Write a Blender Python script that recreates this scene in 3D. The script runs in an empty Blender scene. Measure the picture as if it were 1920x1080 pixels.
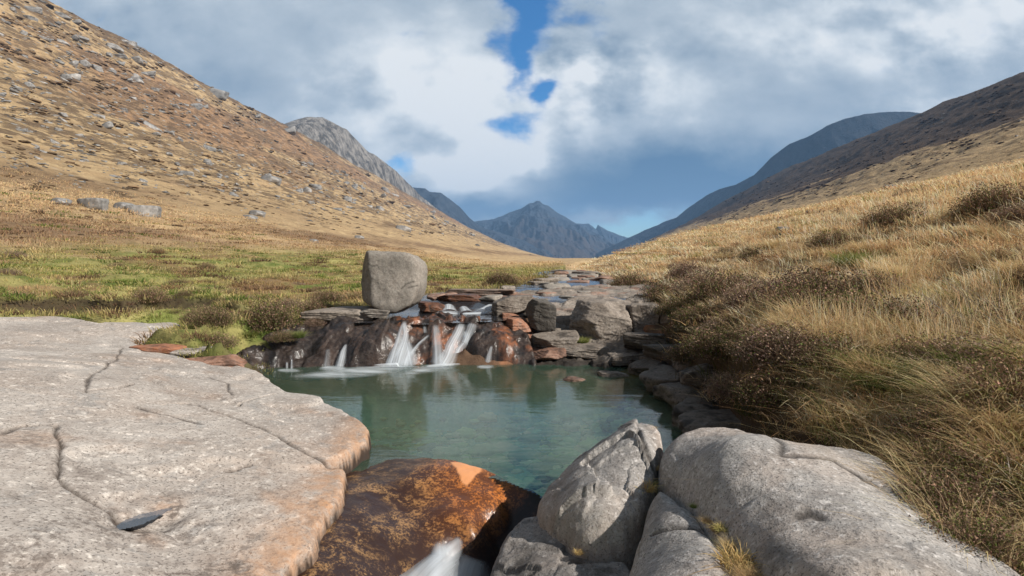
import bpy, math
import numpy as np
from mathutils import Vector

# ------------------------------------------------------------------ camera, world, sun, exposure
SC = bpy.context.scene
COL = SC.collection
CAMZ, HOR, F = 2.0, 490.0, 1000.0          # eye height above the pool, horizon row and focal length of the 1920 px photo
cam_d = bpy.data.cameras.new('camera')
cam = bpy.data.objects.new('camera', cam_d)
COL.objects.link(cam)
SC.camera = cam
cam.location = (0, 0, CAMZ)
cam.rotation_euler = (math.radians(90), 0, 0)
cam_d.sensor_width = 36.0
cam_d.lens = 36.0 * F / 1920.0
cam_d.shift_y = -(540.0 - HOR) / 1920.0
cam_d.clip_start = 0.05
cam_d.clip_end = 40000

SUN_EL, SUN_AZ = math.radians(36), math.radians(-24)     # azimuth measured from +X (right), negative = behind the camera
SUN_DIR = Vector((math.cos(SUN_EL) * math.cos(SUN_AZ), math.cos(SUN_EL) * math.sin(SUN_AZ), math.sin(SUN_EL)))
sun_d = bpy.data.lights.new('sun', 'SUN')
sun_d.energy = 5.0
sun_d.angle = math.radians(0.6)
sun_d.color = (1.0, 0.95, 0.87)
sun = bpy.data.objects.new('sun', sun_d)
COL.objects.link(sun)
sun.rotation_euler = SUN_DIR.to_track_quat('Z', 'Y').to_euler()

SC.view_settings.view_transform = 'Standard'
SC.view_settings.look = 'None'
SC.view_settings.exposure = 0.64
SC.view_settings.gamma = 1.0
SC.cycles.use_denoising = True
SC.cycles.max_bounces = 6
SC.cycles.diffuse_bounces = 2
SC.cycles.glossy_bounces = 3
SC.cycles.transmission_bounces = 4
SC.cycles.transparent_max_bounces = 24
SC.cycles.volume_bounces = 0
SC.cycles.caustics_reflective = False
SC.cycles.caustics_refractive = False
SC.cycles.sample_clamp_indirect = 4.0


class G:
    """small helper that writes node trees"""
    def __init__(self, nt):
        self.nt = nt
        nt.nodes.clear()

    def n(self, typ, props=None, **inp):
        nd = self.nt.nodes.new(typ)
        for k, v in (props or {}).items():
            setattr(nd, k, v)
        for k, v in inp.items():
            key = k.replace('_', ' ')
            if key.startswith('i') and key[1:].isdigit():
                s = nd.inputs[int(key[1:])]
            else:
                s = nd.inputs[key]
            self.put(s, v)
        return nd

    def put(self, s, v):
        if isinstance(v, bpy.types.NodeSocket):
            self.nt.links.new(v, s)
        elif isinstance(v, bpy.types.Node):
            self.nt.links.new(v.outputs[0], s)
        else:
            if isinstance(v, (tuple, list)) and len(v) == 3 and s.type == 'RGBA':
                v = (*v, 1.0)
            s.default_value = v

    def m(self, op, a, b=0.0, c=0.0, clamp=False):
        nd = self.nt.nodes.new('ShaderNodeMath')
        nd.operation = op
        nd.use_clamp = clamp
        for i, v in enumerate((a, b, c)):
            self.put(nd.inputs[i], v)
        return nd.outputs[0]

    def mix(self, fac, a, b, blend='MIX'):
        nd = self.nt.nodes.new('ShaderNodeMix')
        nd.data_type = 'RGBA'
        nd.blend_type = blend
        nd.clamp_factor = True
        self.put(nd.inputs[0], fac)
        self.put(nd.inputs[6], a)
        self.put(nd.inputs[7], b)
        return nd.outputs[2]

    def ramp(self, fac, stops, interp='LINEAR'):
        nd = self.nt.nodes.new('ShaderNodeValToRGB')
        cr = nd.color_ramp
        cr.interpolation = interp
        while len(cr.elements) < len(stops):
            cr.elements.new(0.5)
        for e, (p, c) in zip(cr.elements, stops):
            e.position = p
            e.color = (*c, 1) if isinstance(c, (tuple, list)) else (c, c, c, 1)
        self.put(nd.inputs[0], fac)
        return nd.outputs[0]

    def noise(self, vec, scale, detail=4.0, rough=0.55, dist=0.0):
        nd = self.n('ShaderNodeTexNoise', None, Scale=scale, Detail=detail, Roughness=rough, Distortion=dist)
        self.put(nd.inputs['Vector'], vec)
        return nd.outputs[0]

    def step(self, v, a, b):
        nd = self.nt.nodes.new('ShaderNodeMapRange')
        nd.interpolation_type = 'SMOOTHSTEP'
        self.put(nd.inputs[0], v)
        nd.inputs[1].default_value = a
        nd.inputs[2].default_value = b
        return nd.outputs[0]


# ---- world: Nishita sky with a procedural cloud cover laid over directions
world = bpy.data.worlds.new('World')
SC.world = world
world.use_nodes = True
g = G(world.node_tree)
sky = g.n('ShaderNodeTexSky', dict(sky_type='NISHITA', sun_disc=False, sun_elevation=SUN_EL, sun_rotation=math.pi / 2 - SUN_AZ, air_density=1.0, dust_density=0.3, ozone_density=2.5))
tc = g.n('ShaderNodeTexCoord')
sep = g.n('ShaderNodeSeparateXYZ', None, Vector=tc.outputs['Generated'])
dy = g.m('MAXIMUM', g.m('ABSOLUTE', sep.outputs[1]), 0.18)
px0 = g.m('DIVIDE', sep.outputs[0], dy)
pz0 = g.m('DIVIDE', sep.outputs[2], dy)
comb = g.n('ShaderNodeCombineXYZ', None, X=px0, Y=g.m('MULTIPLY', pz0, 1.5), Z=sep.outputs[1])
w1 = g.noise(comb, 4.0, 5, 0.6)
w2 = g.noise(g.n('ShaderNodeMapping', None, Vector=comb, Location=(7.3, 3.1, 0)), 4.0, 5, 0.6)
px = g.m('ADD', px0, g.m('MULTIPLY', g.m('SUBTRACT', w1, 0.5), 0.22))
pz = g.m('ADD', pz0, g.m('MULTIPLY', g.m('SUBTRACT', w2, 0.5), 0.16))


def blob(u, v, a, b, tilt=0.0, sharp=False):
    cx, cz = (u - 960) / 1000, (490 - v) / 1000
    a /= 1000.0
    b /= 1000.0
    dx = g.m('SUBTRACT', px, cx)
    dz = g.m('SUBTRACT', pz, cz)
    c, s = math.cos(tilt), math.sin(tilt)
    ex = g.m('DIVIDE', g.m('ADD', g.m('MULTIPLY', dx, c), g.m('MULTIPLY', dz, s)), a)
    ez = g.m('DIVIDE', g.m('SUBTRACT', g.m('MULTIPLY', dz, c), g.m('MULTIPLY', dx, s)), b)
    r2 = g.m('ADD', g.m('MULTIPLY', ex, ex), g.m('MULTIPLY', ez, ez))
    return g.m('POWER', 2.718, g.m('MULTIPLY', r2, -0.7))


def total(items):
    acc = None
    for amp, *b in items:
        t = g.m('MULTIPLY', blob(*b), amp)
        acc = t if acc is None else g.m('ADD', acc, t)
    return acc


holes = total([(1.25, 985, 25, 46, 70, -0.2), (0.8, 955, 130, 24, 50, 0.1), (0.75, 1030, 168, 28, 20), (0.62, 958, 244, 46, 22),
               (1.1, 1185, 424, 62, 28), (0.62, 1030, 190, 22, 22), (0.6, 772, 322, 30, 16), (0.5, 905, 100, 22, 40), (0.35, 1120, 15, 60, 18)])
n_f = g.noise(g.n('ShaderNodeMapping', None, Vector=comb, Location=(1.7, 9.2, 0)), 9.0, 9, 0.60)
cover = g.step(g.m('ADD', holes, g.m('MULTIPLY', g.m('SUBTRACT', n_f, 0.5), 1.9)), 0.20, 0.94)
bright = total([(0.32, 1085, 120, 110, 85), (0.30, 905, 305, 105, 52, 0.3), (0.18, 960, 275, 60, 30), (0.10, 830, 190, 170, 110),
                (0.18, 1140, 240, 110, 40, 0.3), (0.14, 640, 200, 170, 90), (0.12, 1560, 40, 300, 70), (0.16, 1820, 60, 150, 90),
                (0.38, 1110, 404, 70, 16), (0.25, 1000, 350, 110, 26), (0.20, 1720, 205, 110, 30), (0.10, 250, 60, 160, 70),
                (-0.74, 1210, 352, 240, 50, 0.1), (-0.22, 1400, 320, 220, 50), (0.16, 1300, 130, 260, 80), (-0.14, 1180, 30, 60, 40), (-0.2, 1040, 330, 60, 30), (-0.38, 890, 392, 90, 16), (-0.10, 590, 55, 70, 40),
                (-0.10, 1500, 170, 190, 50), (-0.12, 400, 240, 130, 80, -0.5), (-0.10, 1330, 60, 90, 70), (-0.10, 420, 110, 100, 60)])
n_b = g.noise(comb, 2.2, 7, 0.6)
n_c = g.noise(g.n('ShaderNodeMapping', None, Vector=comb, Location=(4.7, 1.2, 3)), 6.0, 9, 0.58, 0.2)
n_r = g.noise(g.n('ShaderNodeMapping', None, Vector=comb, Location=(2.2, 5.5, 1)), 3.4, 7, 0.52)
n_s = g.noise(g.n('ShaderNodeMapping', None, Vector=comb, Location=(2.25, 5.56, 1)), 3.4, 7, 0.52)
relief = g.m('MULTIPLY', g.m('SUBTRACT', n_r, n_s), g.m('ADD', 0.5, g.m('MULTIPLY', g.m('MAXIMUM', bright, 0.0), 9.0)))
lum = g.m('ADD', g.m('ADD', 0.64, bright), g.m('ADD', g.m('MULTIPLY', g.m('SUBTRACT', n_b, 0.5), 0.50), g.m('ADD', g.m('MULTIPLY', g.m('SUBTRACT', n_c, 0.5), 0.46), relief)))
cl = g.ramp(lum, [(0.0, (0.075, 0.165, 0.29)), (0.22, (0.15, 0.24, 0.35)), (0.48, (0.31, 0.39, 0.48)), (0.7, (0.49, 0.56, 0.63)), (0.88, (0.72, 0.77, 0.81)), (1.0, (0.88, 0.90, 0.91))])
dimm = g.m('SUBTRACT', 1.0, g.m('MULTIPLY', g.m('MAXIMUM', g.step(pz0, 0.62, 1.5), g.step(sep.outputs[1], 0.25, -0.2)), 0.55))  # unseen sky overhead and behind the camera darkened to cut ambient light
cl = g.mix(1.0, cl, dimm, 'MULTIPLY')
cl10 = g.n('ShaderNodeVectorMath', dict(operation='SCALE'))
g.put(cl10.inputs[0], cl)
cl10.inputs['Scale'].default_value = 6.6
skyt = g.mix(g.step(pz0, 0.02, 0.30), (0.75, 1.0, 1.1), (0.16, 0.62, 0.95))
skyb = g.mix(1.0, sky.outputs[0], skyt, 'MULTIPLY')
bgc = g.mix(cover, cl10.outputs[0], skyb)
bg = g.n('ShaderNodeBackground', None, Color=bgc, Strength=0.10)
wo = g.n('ShaderNodeOutputWorld', None, Surface=bg)

# ------------------------------------------------------------------ numpy noise
_rs = np.random.RandomState(7)
_perm = np.concatenate([_rs.permutation(256)] * 3)
_grad = _rs.normal(size=(256, 3))
_grad /= np.linalg.norm(_grad, axis=1)[:, None]


def perlin(x, y, z=0.0):
    x, y, z = np.broadcast_arrays(np.asarray(x, float), np.asarray(y, float), np.asarray(z, float))
    xi, yi, zi = np.floor(x).astype(int), np.floor(y).astype(int), np.floor(z).astype(int)
    xf, yf, zf = x - xi, y - yi, z - zi
    xi &= 255
    yi &= 255
    zi &= 255
    u, v, w = (t * t * t * (t * (t * 6 - 15) + 10) for t in (xf, yf, zf))
    out = 0.0
    for i in (0, 1):
        for j in (0, 1):
            for k in (0, 1):
                gi = _grad[_perm[_perm[_perm[(xi + i) & 255] + ((yi + j) & 255)] + ((zi + k) & 255)]]
                d = gi[..., 0] * (xf - i) + gi[..., 1] * (yf - j) + gi[..., 2] * (zf - k)
                out = out + d * (u if i else 1 - u) * (v if j else 1 - v) * (w if k else 1 - w)
    return out * 1.6


def fbm(x, y, z=0.0, octs=4, gain=0.5, ridged=False):
    s, a, f, tot = 0.0, 1.0, 1.0, 0.0
    for i in range(octs):
        p = perlin(np.asarray(x) * f + 17.3 * i, np.asarray(y) * f - 9.1 * i, np.asarray(z) * f + 3.7 * i)
        if ridged:
            p = 1 - 2 * np.abs(p)
        s = s + a * p
        tot += a
        a *= gain
        f *= 2.03
    return s / tot


def sst(x, a, b):
    t = np.clip((np.asarray(x, float) - a) / (b - a), 0, 1)
    return t * t * (3 - 2 * t)


def P(u, v, z):
    y = F * (CAMZ - z) / (v - HOR)
    return np.array([(u - 960) / F * y, y, z])


def D(u, v, y):
    return np.array([(u - 960) / F * y, y, CAMZ - (v - HOR) / F * y])


# ------------------------------------------------------------------ mesh helpers
def mesh(name, verts, faces, mat=None, attrs=None, smooth=True, parent=None):
    me = bpy.data.meshes.new(name)
    verts = np.asarray(verts, np.float32)
    faces = np.asarray(faces, np.int32)
    me.vertices.add(len(verts))
    me.vertices.foreach_set('co', verts.ravel())
    k = faces.shape[1]
    me.loops.add(faces.size)
    me.loops.foreach_set('vertex_index', faces.ravel())
    me.polygons.add(len(faces))
    me.polygons.foreach_set('loop_start', np.arange(0, faces.size, k, dtype=np.int32))
    me.polygons.foreach_set('loop_total', np.full(len(faces), k, np.int32))
    me.polygons.foreach_set('use_smooth', np.full(len(faces), smooth, bool))
    for an, av in (attrs or {}).items():
        av = np.asarray(av, np.float32)
        if av.ndim == 1:
            at = me.attributes.new(an, 'FLOAT', 'POINT')
            at.data.foreach_set('value', av)
        else:
            at = me.attributes.new(an, 'FLOAT_COLOR', 'POINT')
            at.data.foreach_set('color', np.concatenate([av, np.ones((len(av), 1), np.float32)], 1).ravel())
    me.update()
    me.validate()
    ob = bpy.data.objects.new(name, me)
    COL.objects.link(ob)
    if mat:
        me.materials.append(mat)
    if parent:
        ob.parent = parent
    return ob


def tag(o, label=None, cat=None, group=None, kind=None):
    for k, v in (('label', label), ('category', cat), ('group', group), ('kind', kind)):
        if v:
            o[k] = v
    return o


def grid_faces(nr, nc):
    a = np.arange(nr * nc).reshape(nr, nc)
    return np.stack([a[:-1, :-1], a[:-1, 1:], a[1:, 1:], a[1:, :-1]], -1).reshape(-1, 4)


def compact(verts, faces, attrs):
    used = np.unique(faces)
    mp = np.full(len(verts), -1)
    mp[used] = np.arange(len(used))
    return verts[used], mp[faces], {k: v[used] for k, v in attrs.items()}


# ------------------------------------------------------------------ materials
def new_mat(name):
    m = bpy.data.materials.new(name)
    m.use_nodes = True
    return m, G(m.node_tree)


def finish(g, surf, vol=None):
    g.n('ShaderNodeOutputMaterial', None, Surface=surf)


def attr(g, name, out='Fac'):
    a = g.n('ShaderNodeAttribute', dict(attribute_name=name))
    return a.outputs[out]


def rock_mat(name, ca, cb, dark=(0.05, 0.045, 0.04), light=None, stain=(0.36, 0.15, 0.05), speck=70.0, speck_amt=0.55,
             rough=0.85, bump=0.5, lumps=0.6, tint=None, tint2=None, mottc=(0.12, 0.095, 0.08), moss=None, use_attr=True, coat=0.0, big=1.2, scale=1.0, lichen=0.0, blotch=0.5):
    m, g = new_mat(name)
    tc = g.n('ShaderNodeTexCoord').outputs['Object']
    n1 = g.noise(tc, big * scale, 6, 0.62, 0.4)
    n2 = g.noise(tc, 7.0 * scale, 6, 0.65)
    n3 = g.noise(tc, speck * scale, 3, 0.7)
    n4 = g.noise(tc, speck * 0.33 * scale, 4, 0.7)
    base = g.mix(g.step(n1, 0.36, 0.66), ca, cb)
    if tint:
        base = g.mix(g.m('MULTIPLY', g.step(g.noise(tc, 0.75, 5, 0.6, 0.5), 0.48, 0.62), 0.8), base, tint)
    if tint2:
        base = g.mix(g.m('MULTIPLY', g.step(g.noise(tc, 2.3, 7, 0.7, 0.8), 0.54, 0.66), 0.6), base, tint2)
    # blotches of weathering
    base = g.mix(g.m('MULTIPLY', g.step(n2, 0.50, 0.72), blotch), base, dark if light is None else tuple(0.55 * c for c in ca))
    sp = g.step(n3, 0.52, 0.66)
    base = g.mix(g.m('MULTIPLY', sp, speck_amt), base, tuple(0.25 * c for c in ca))
    lt = tuple(min(0.8, 1.6 * c) for c in cb) if light is None else light
    base = g.mix(g.m('MULTIPLY', g.step(n4, 0.53, 0.70), speck_amt), base, lt)
    if lichen:
        base = g.mix(g.m('MULTIPLY', g.step(g.noise(tc, 22.0 * scale, 5, 0.7), 0.56, 0.64), lichen), base, (0.10, 0.095, 0.08))
    bumps = [(n3, 0.25), (n4, 0.45), (n2, lumps)]
    if use_attr:
        st = attr(g, 'stain')
        base = g.mix(g.m('MULTIPLY', st, g.step(g.m('ADD', n2, g.m('MULTIPLY', n4, 0.4)), 0.45, 0.80), clamp=True), base, stain)
        base = g.mix(g.m('MULTIPLY', attr(g, 'mott'), g.step(g.noise(tc, 11.0 * scale, 9, 0.78), 0.46, 0.60), clamp=True), base, mottc)
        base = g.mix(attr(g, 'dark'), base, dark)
    if moss:
        geo = g.n('ShaderNodeNewGeometry')
        sz = g.n('ShaderNodeSeparateXYZ', None, Vector=geo.outputs['Normal']).outputs[2]
        mk = g.m('MULTIPLY', g.step(sz, 0.2, 0.8), g.step(g.noise(tc, 3.5 * scale, 5, 0.7), 0.50, 0.62))
        base = g.mix(g.m('MULTIPLY', mk, 0.8), base, moss)
    h = None
    for nn, a in bumps:
        t = g.m('MULTIPLY', nn, a)
        h = t if h is None else g.m('ADD', h, t)
    bp = g.n('ShaderNodeBump', None, Strength=bump, Distance=0.03 / scale, Height=h)
    b = g.n('ShaderNodeBsdfPrincipled', None, Base_Color=base, Roughness=rough, Normal=bp)
    b.inputs['Specular IOR Level'].default_value = 0.2
    if use_attr:
        w = attr(g, 'wet')
        g.put(b.inputs['Coat Weight'], w)
        b.inputs['Coat Roughness'].default_value = 0.14
        g.put(b.inputs['Coat Normal'], bp)
    if coat:
        b.inputs['Coat Weight'].default_value = coat
        b.inputs['Coat Roughness'].default_value = 0.15
    finish(g, b)
    return m


M = {}
M['slab'] = rock_mat('pale_granite', (0.315, 0.272, 0.24), (0.45, 0.405, 0.365), dark=(0.032, 0.022, 0.017), stain=(0.43, 0.235, 0.125), light=(0.66, 0.60, 0.54), speck=55, speck_amt=0.85, bump=0.6, blotch=0.40, lumps=0.35, tint=(0.385, 0.325, 0.28), tint2=(0.27, 0.26, 0.25), big=0.9)
M['granite'] = rock_mat('speckled_granite', (0.27, 0.25, 0.235), (0.40, 0.375, 0.35), dark=(0.045, 0.038, 0.033), stain=(0.34, 0.26, 0.19), light=(0.62, 0.58, 0.55), speck=75, speck_amt=0.85, bump=0.6, blotch=0.35, lumps=0.5, tint=(0.40, 0.335, 0.29), tint2=(0.19, 0.175, 0.165))
M['boulder'] = rock_mat('grey_granite', (0.21, 0.19, 0.165), (0.30, 0.265, 0.23), dark=(0.045, 0.04, 0.035), light=(0.36, 0.33, 0.29), speck=40, speck_amt=0.5, bump=0.6, lichen=0.25, blotch=0.3)
M['wetrock'] = rock_mat('wet_dark_rock', (0.022, 0.016, 0.014), (0.052, 0.033, 0.025), dark=(0.009, 0.008, 0.008), stain=(0.28, 0.095, 0.035), light=(0.10, 0.08, 0.068), speck=26, speck_amt=0.5, rough=0.5, bump=0.8, blotch=0.5, tint2=(0.075, 0.052, 0.042))
M['redrock'] = rock_mat('iron_stained_rock', (0.20, 0.115, 0.08), (0.33, 0.21, 0.16), dark=(0.03, 0.02, 0.016), stain=(0.36, 0.145, 0.075), light=(0.42, 0.34, 0.29), speck=26, speck_amt=0.5, rough=0.7, bump=0.8, blotch=0.5)
M['ledge'] = rock_mat('layered_ledge_rock', (0.19, 0.155, 0.125), (0.30, 0.255, 0.215), dark=(0.022, 0.018, 0.015), stain=(0.34, 0.14, 0.075), light=(0.38, 0.33, 0.28), speck=24, speck_amt=0.6, rough=0.75, bump=1.0, lichen=0.6)
M['hillrock'] = rock_mat('hillside_granite', (0.17, 0.165, 0.16), (0.34, 0.325, 0.31), speck=3, speck_amt=0.6, bump=0.8, use_attr=False, scale=0.4, lichen=0.4)


def veg_mat(name, trans=0.35, rough=0.7):
    m, g = new_mat(name)
    c = g.n('ShaderNodeAttribute', dict(attribute_name='col')).outputs['Color']
    oi = g.n('ShaderNodeObjectInfo')
    c2 = g.n('ShaderNodeHueSaturation', None, Color=c, Value=g.m('ADD', 0.85, g.m('MULTIPLY', oi.outputs['Random'], 0.3)))
    d = g.n('ShaderNodeBsdfDiffuse', None, Color=c2)
    t = g.n('ShaderNodeBsdfTranslucent', None, Color=c2)
    mx = g.n('ShaderNodeMixShader', None, i0=trans, i1=d.outputs[0], i2=t.outputs[0])
    finish(g, mx)
    return m


M['grass'] = veg_mat('grass_blades', 0.35)
M['twig'] = veg_mat('heather_twigs', 0.12)

# orange slab: gold specks over dark brown algae, wet
m, g = new_mat('amber_wet_rock')
tc = g.n('ShaderNodeTexCoord').outputs['Object']
big = g.noise(tc, 1.9, 6, 0.7, 0.6)
mid = g.noise(tc, 6.0, 6, 0.7, 0.8)
fin = g.noise(tc, 48.0, 4, 0.75)
st = attr(g, 'stain')
patch = g.step(g.m('ADD', g.m('ADD', big, g.m('MULTIPLY', mid, 0.5)), g.m('MULTIPLY', st, 0.22)), 0.66, 0.92)
speck = g.step(g.m('ADD', fin, g.m('MULTIPLY', g.m('SUBTRACT', mid, 0.5), 0.8)), 0.44, 0.66)
gold = g.mix(st, (0.28, 0.155, 0.062), (0.42, 0.135, 0.025))
darkc = g.mix(st, (0.026, 0.011, 0.007), (0.10, 0.032, 0.010))
fac = g.m('MULTIPLY', patch, speck)
base = g.mix(fac, darkc, gold)
base = g.mix(attr(g, 'dark'), base, (0.010, 0.008, 0.010))
base = g.mix(attr(g, 'wedge'), base, (0.62, 0.27, 0.11))
bp = g.n('ShaderNodeBump', None, Strength=0.4, Distance=0.02, Height=g.m('ADD', mid, g.m('MULTIPLY', fin, 0.2)))
b = g.n('ShaderNodeBsdfPrincipled', None, Base_Color=base, Roughness=0.55, Normal=bp)
b.inputs['Coat Weight'].default_value = 0.5
b.inputs['Coat Roughness'].default_value = 0.10
b.inputs['Specular IOR Level'].default_value = 0.15
g.put(b.inputs['Coat Normal'], bp)
g.n('ShaderNodeNewGeometry')
finish(g, b)
M['amber'] = m

# still pool water: tinted see-through surface with a sky reflection, drawn out by the long exposure
def water_mat(name, tint, rough, bumps=0.25, scale=(1.0, 3.0, 1.0), murk_sheen=0.0, murk_sheen_col=(0.1, 0.2, 0.18)):
    m, g = new_mat(name)
    tc = g.n('ShaderNodeTexCoord').outputs['Object']
    mp = g.n('ShaderNodeMapping', None, Vector=tc, Scale=scale)
    n1 = g.noise(mp, 1.1, 4, 0.55, 0.6)
    n2 = g.noise(mp, 5.0, 3, 0.5)
    bp = g.n('ShaderNodeBump', None, Strength=bumps, Distance=0.05, Height=g.m('ADD', n1, g.m('MULTIPLY', n2, 0.25)))
    fr = g.n('ShaderNodeFresnel', None, IOR=1.34, Normal=bp)
    tr = g.n('ShaderNodeBsdfTransparent', None, Color=tint)
    df = g.n('ShaderNodeBsdfDiffuse', None, Color=murk_sheen_col)
    body = g.n('ShaderNodeMixShader', None, i0=murk_sheen, i1=tr.outputs[0], i2=df.outputs[0])
    gl = g.n('ShaderNodeBsdfGlossy', None, Color=(1, 1, 1), Roughness=rough, Normal=bp)
    mx = g.n('ShaderNodeMixShader', None, i0=fr.outputs[0], i1=body.outputs[0], i2=gl.outputs[0])
    finish(g, mx)
    return m


M['pool'] = water_mat('pool_water_surface', (0.93, 0.99, 0.88), 0.08, 0.12, murk_sheen=0.09, murk_sheen_col=(0.33, 0.56, 0.38))
M['stream'] = water_mat('stream_water_surface', (0.80, 0.66, 0.50), 0.12, 0.5, scale=(1.5, 1.0, 1.0), murk_sheen=0.08, murk_sheen_col=(0.25, 0.25, 0.28))
M['puddle'] = water_mat('puddle_water_surface', (0.45, 0.42, 0.40), 0.02, 0.02, murk_sheen=0.35, murk_sheen_col=(0.17, 0.19, 0.22))  # grey-blue diffuse colour stands in for the puddle's sky reflection

# falling white water
m, g = new_mat('white_water')
al = attr(g, 'alpha')
uvx = g.n('ShaderNodeCombineXYZ', None, X=attr(g, 'across'), Y=attr(g, 'along'))
stn = g.noise(g.n('ShaderNodeMapping', None, Vector=uvx, Scale=(5.0, 0.30, 1.0)), 2.0, 3, 0.55)
a2 = g.m('MULTIPLY', al, g.m('ADD', 0.52, g.m('MULTIPLY', g.step(stn, 0.32, 0.68), 0.58)), clamp=True)
df = g.n('ShaderNodeBsdfDiffuse', None, Color=(0.80, 0.84, 0.88))
tl = g.n('ShaderNodeBsdfTranslucent', None, Color=(0.80, 0.86, 0.92))
ww = g.n('ShaderNodeMixShader', None, i0=0.4, i1=df.outputs[0], i2=tl.outputs[0])
tr = g.n('ShaderNodeBsdfTransparent')
mx = g.n('ShaderNodeMixShader', None, i0=a2, i1=tr.outputs[0], i2=ww.outputs[0])
finish(g, mx)
M['white'] = m

# ground: python paints what grows where, nodes add the fine texture
m, g = new_mat('moorland')
tc = g.n('ShaderNodeTexCoord').outputs['Object']
c = g.n('ShaderNodeAttribute', dict(attribute_name='col')).outputs['Color']
hill = attr(g, 'hill')
d1 = g.noise(tc, 0.35, 6, 0.7)
d2 = g.noise(tc, 2.2, 6, 0.72)
d3 = g.noise(tc, 16.0, 5, 0.75)
v = g.m('ADD', g.m('MULTIPLY', d1, 0.9), g.m('ADD', g.m('MULTIPLY', d2, 0.75), g.m('MULTIPLY', d3, 0.6)))
mul = g.ramp(g.m('MULTIPLY', v, 0.444), [(0.34, 0.42), (0.46, 0.85), (0.56, 1.12), (0.68, 1.5)])
base = g.mix(1.0, c, mul, 'MULTIPLY')
# clumps of heather and half buried stones on the hillsides
rk = attr(g, 'speck')
mp = g.n('ShaderNodeMapping', None, Vector=tc, Scale=(1.0, 0.55, 1.0), Rotation=(0, 0, 0.1))
vo = g.n('ShaderNodeTexNoise', None, Vector=mp, Scale=0.22, Detail=7.0, Roughness=0.72)
hm = g.m('MULTIPLY', g.step(g.m('ADD', vo.outputs[0], g.m('MULTIPLY', rk, 0.10)), 0.56, 0.66), hill)
base = g.mix(g.m('MULTIPLY', hm, 0.75), base, (0.085, 0.058, 0.040))
vr = g.n('ShaderNodeTexVoronoi', None, Vector=mp, Scale=0.40, Randomness=1.0)
cellr = g.n('ShaderNodeSeparateColor', None, Color=vr.outputs['Color'])
rm = g.m('MULTIPLY', g.m('MULTIPLY', g.m('SUBTRACT', 1.0, g.step(vr.outputs['Distance'], 0.16, 0.26)), g.step(g.m('ADD', cellr.outputs[0], g.m('MULTIPLY', rk, 0.5)), 0.93, 0.97)), rk)
base = g.mix(rm, base, (0.30, 0.29, 0.275))
hh = g.m('ADD', g.m('MULTIPLY', d2, g.m('ADD', 0.05, g.m('MULTIPLY', hill, 0.6))), g.m('ADD', g.m('MULTIPLY', d3, 0.03), g.m('MULTIPLY', g.m('ADD', hm, rm), 0.5)))
bp = g.n('ShaderNodeBump', None, Strength=0.8, Distance=0.8, Height=hh)
b = g.n('ShaderNodeBsdfPrincipled', None, Base_Color=base, Roughness=0.95, Normal=bp)
b.inputs['Specular IOR Level'].default_value = 0.1
finish(g, b)
M['ground'] = m


def mountain_mat(name, rock_a, rock_b, grass, snow=0.0, scale=0.01, amt=0.5):
    m, g = new_mat(name)
    tc = g.n('ShaderNodeTexCoord').outputs['Object']
    mp = g.n('ShaderNodeMapping', None, Vector=tc, Scale=(1, 1, 0.45))
    n1 = g.noise(mp, scale, 8, 0.7, 0.3)
    n2 = g.noise(mp, scale * 6, 7, 0.75)
    base = g.mix(g.step(n2, 0.38, 0.62), rock_a, rock_b)
    low = attr(g, 'low')
    gm = g.step(g.m('ADD', g.m('MULTIPLY', low, amt), g.m('ADD', g.m('MULTIPLY', n1, 0.9), g.m('MULTIPLY', n2, 0.25))), 0.72, 0.92)
    base = g.mix(gm, base, grass)
    bp = g.n('ShaderNodeBump', None, Strength=0.9, Distance=14.0, Height=g.m('ADD', n1, g.m('MULTIPLY', n2, 0.7)))
    b = g.n('ShaderNodeBsdfPrincipled', None, Base_Color=base, Roughness=0.95, Normal=bp)
    b.inputs['Specular IOR Level'].default_value = 0.1
    finish(g, b)
    return m


M['mt_rocky'] = mountain_mat('rocky_ridge', (0.07, 0.065, 0.06), (0.27, 0.25, 0.23), (0.26, 0.17, 0.09), scale=0.012, amt=0.30)
M['mt_far'] = mountain_mat('far_peak', (0.016, 0.024, 0.038), (0.040, 0.050, 0.066), (0.055, 0.045, 0.042), scale=0.004, amt=0.45)  # cloud shadow on the far peaks is put into the dark base colours
M['mt_dark'] = mountain_mat('shaded_ridge', (0.014, 0.020, 0.030), (0.032, 0.036, 0.044), (0.045, 0.035, 0.032), scale=0.006, amt=0.5)  # near-black colours here stand in for cloud shadow too

# ------------------------------------------------------------------ rock builders
def seg_dist(p, poly, closed=True):
    """distance of points p (N,2) to a polyline"""
    poly = np.asarray(poly, float)
    q = np.roll(poly, -1, 0) if closed else poly[1:]
    a = poly if closed else poly[:-1]
    best = np.full(len(p), 1e9)
    for s, e in zip(a, q):
        d = e - s
        L = max(1e-9, (d * d).sum())
        t = np.clip(((p - s) @ d) / L, 0, 1)
        dd = np.hypot(p[:, 0] - s[0] - t * d[0], p[:, 1] - s[1] - t * d[1])
        best = np.minimum(best, dd)
    return best


def inside(p, poly):
    poly = np.asarray(poly, float)
    q = np.roll(poly, -1, 0)
    c = np.zeros(len(p), bool)
    for (x1, y1), (x2, y2) in zip(poly, q):
        if y1 == y2:
            continue
        cond = ((y1 > p[:, 1]) != (y2 > p[:, 1])) & (p[:, 0] < (x2 - x1) * (p[:, 1] - y1) / (y2 - y1) + x1)
        c ^= cond
    return c


def smooth_poly(pts, k=2):
    pts = np.asarray(pts, float)
    for _ in range(k):
        nx = np.roll(pts, -1, 0)
        pts = np.stack([0.75 * pts + 0.25 * nx, 0.25 * pts + 0.75 * nx], 1).reshape(-1, pts.shape[1])
    return pts


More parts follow.
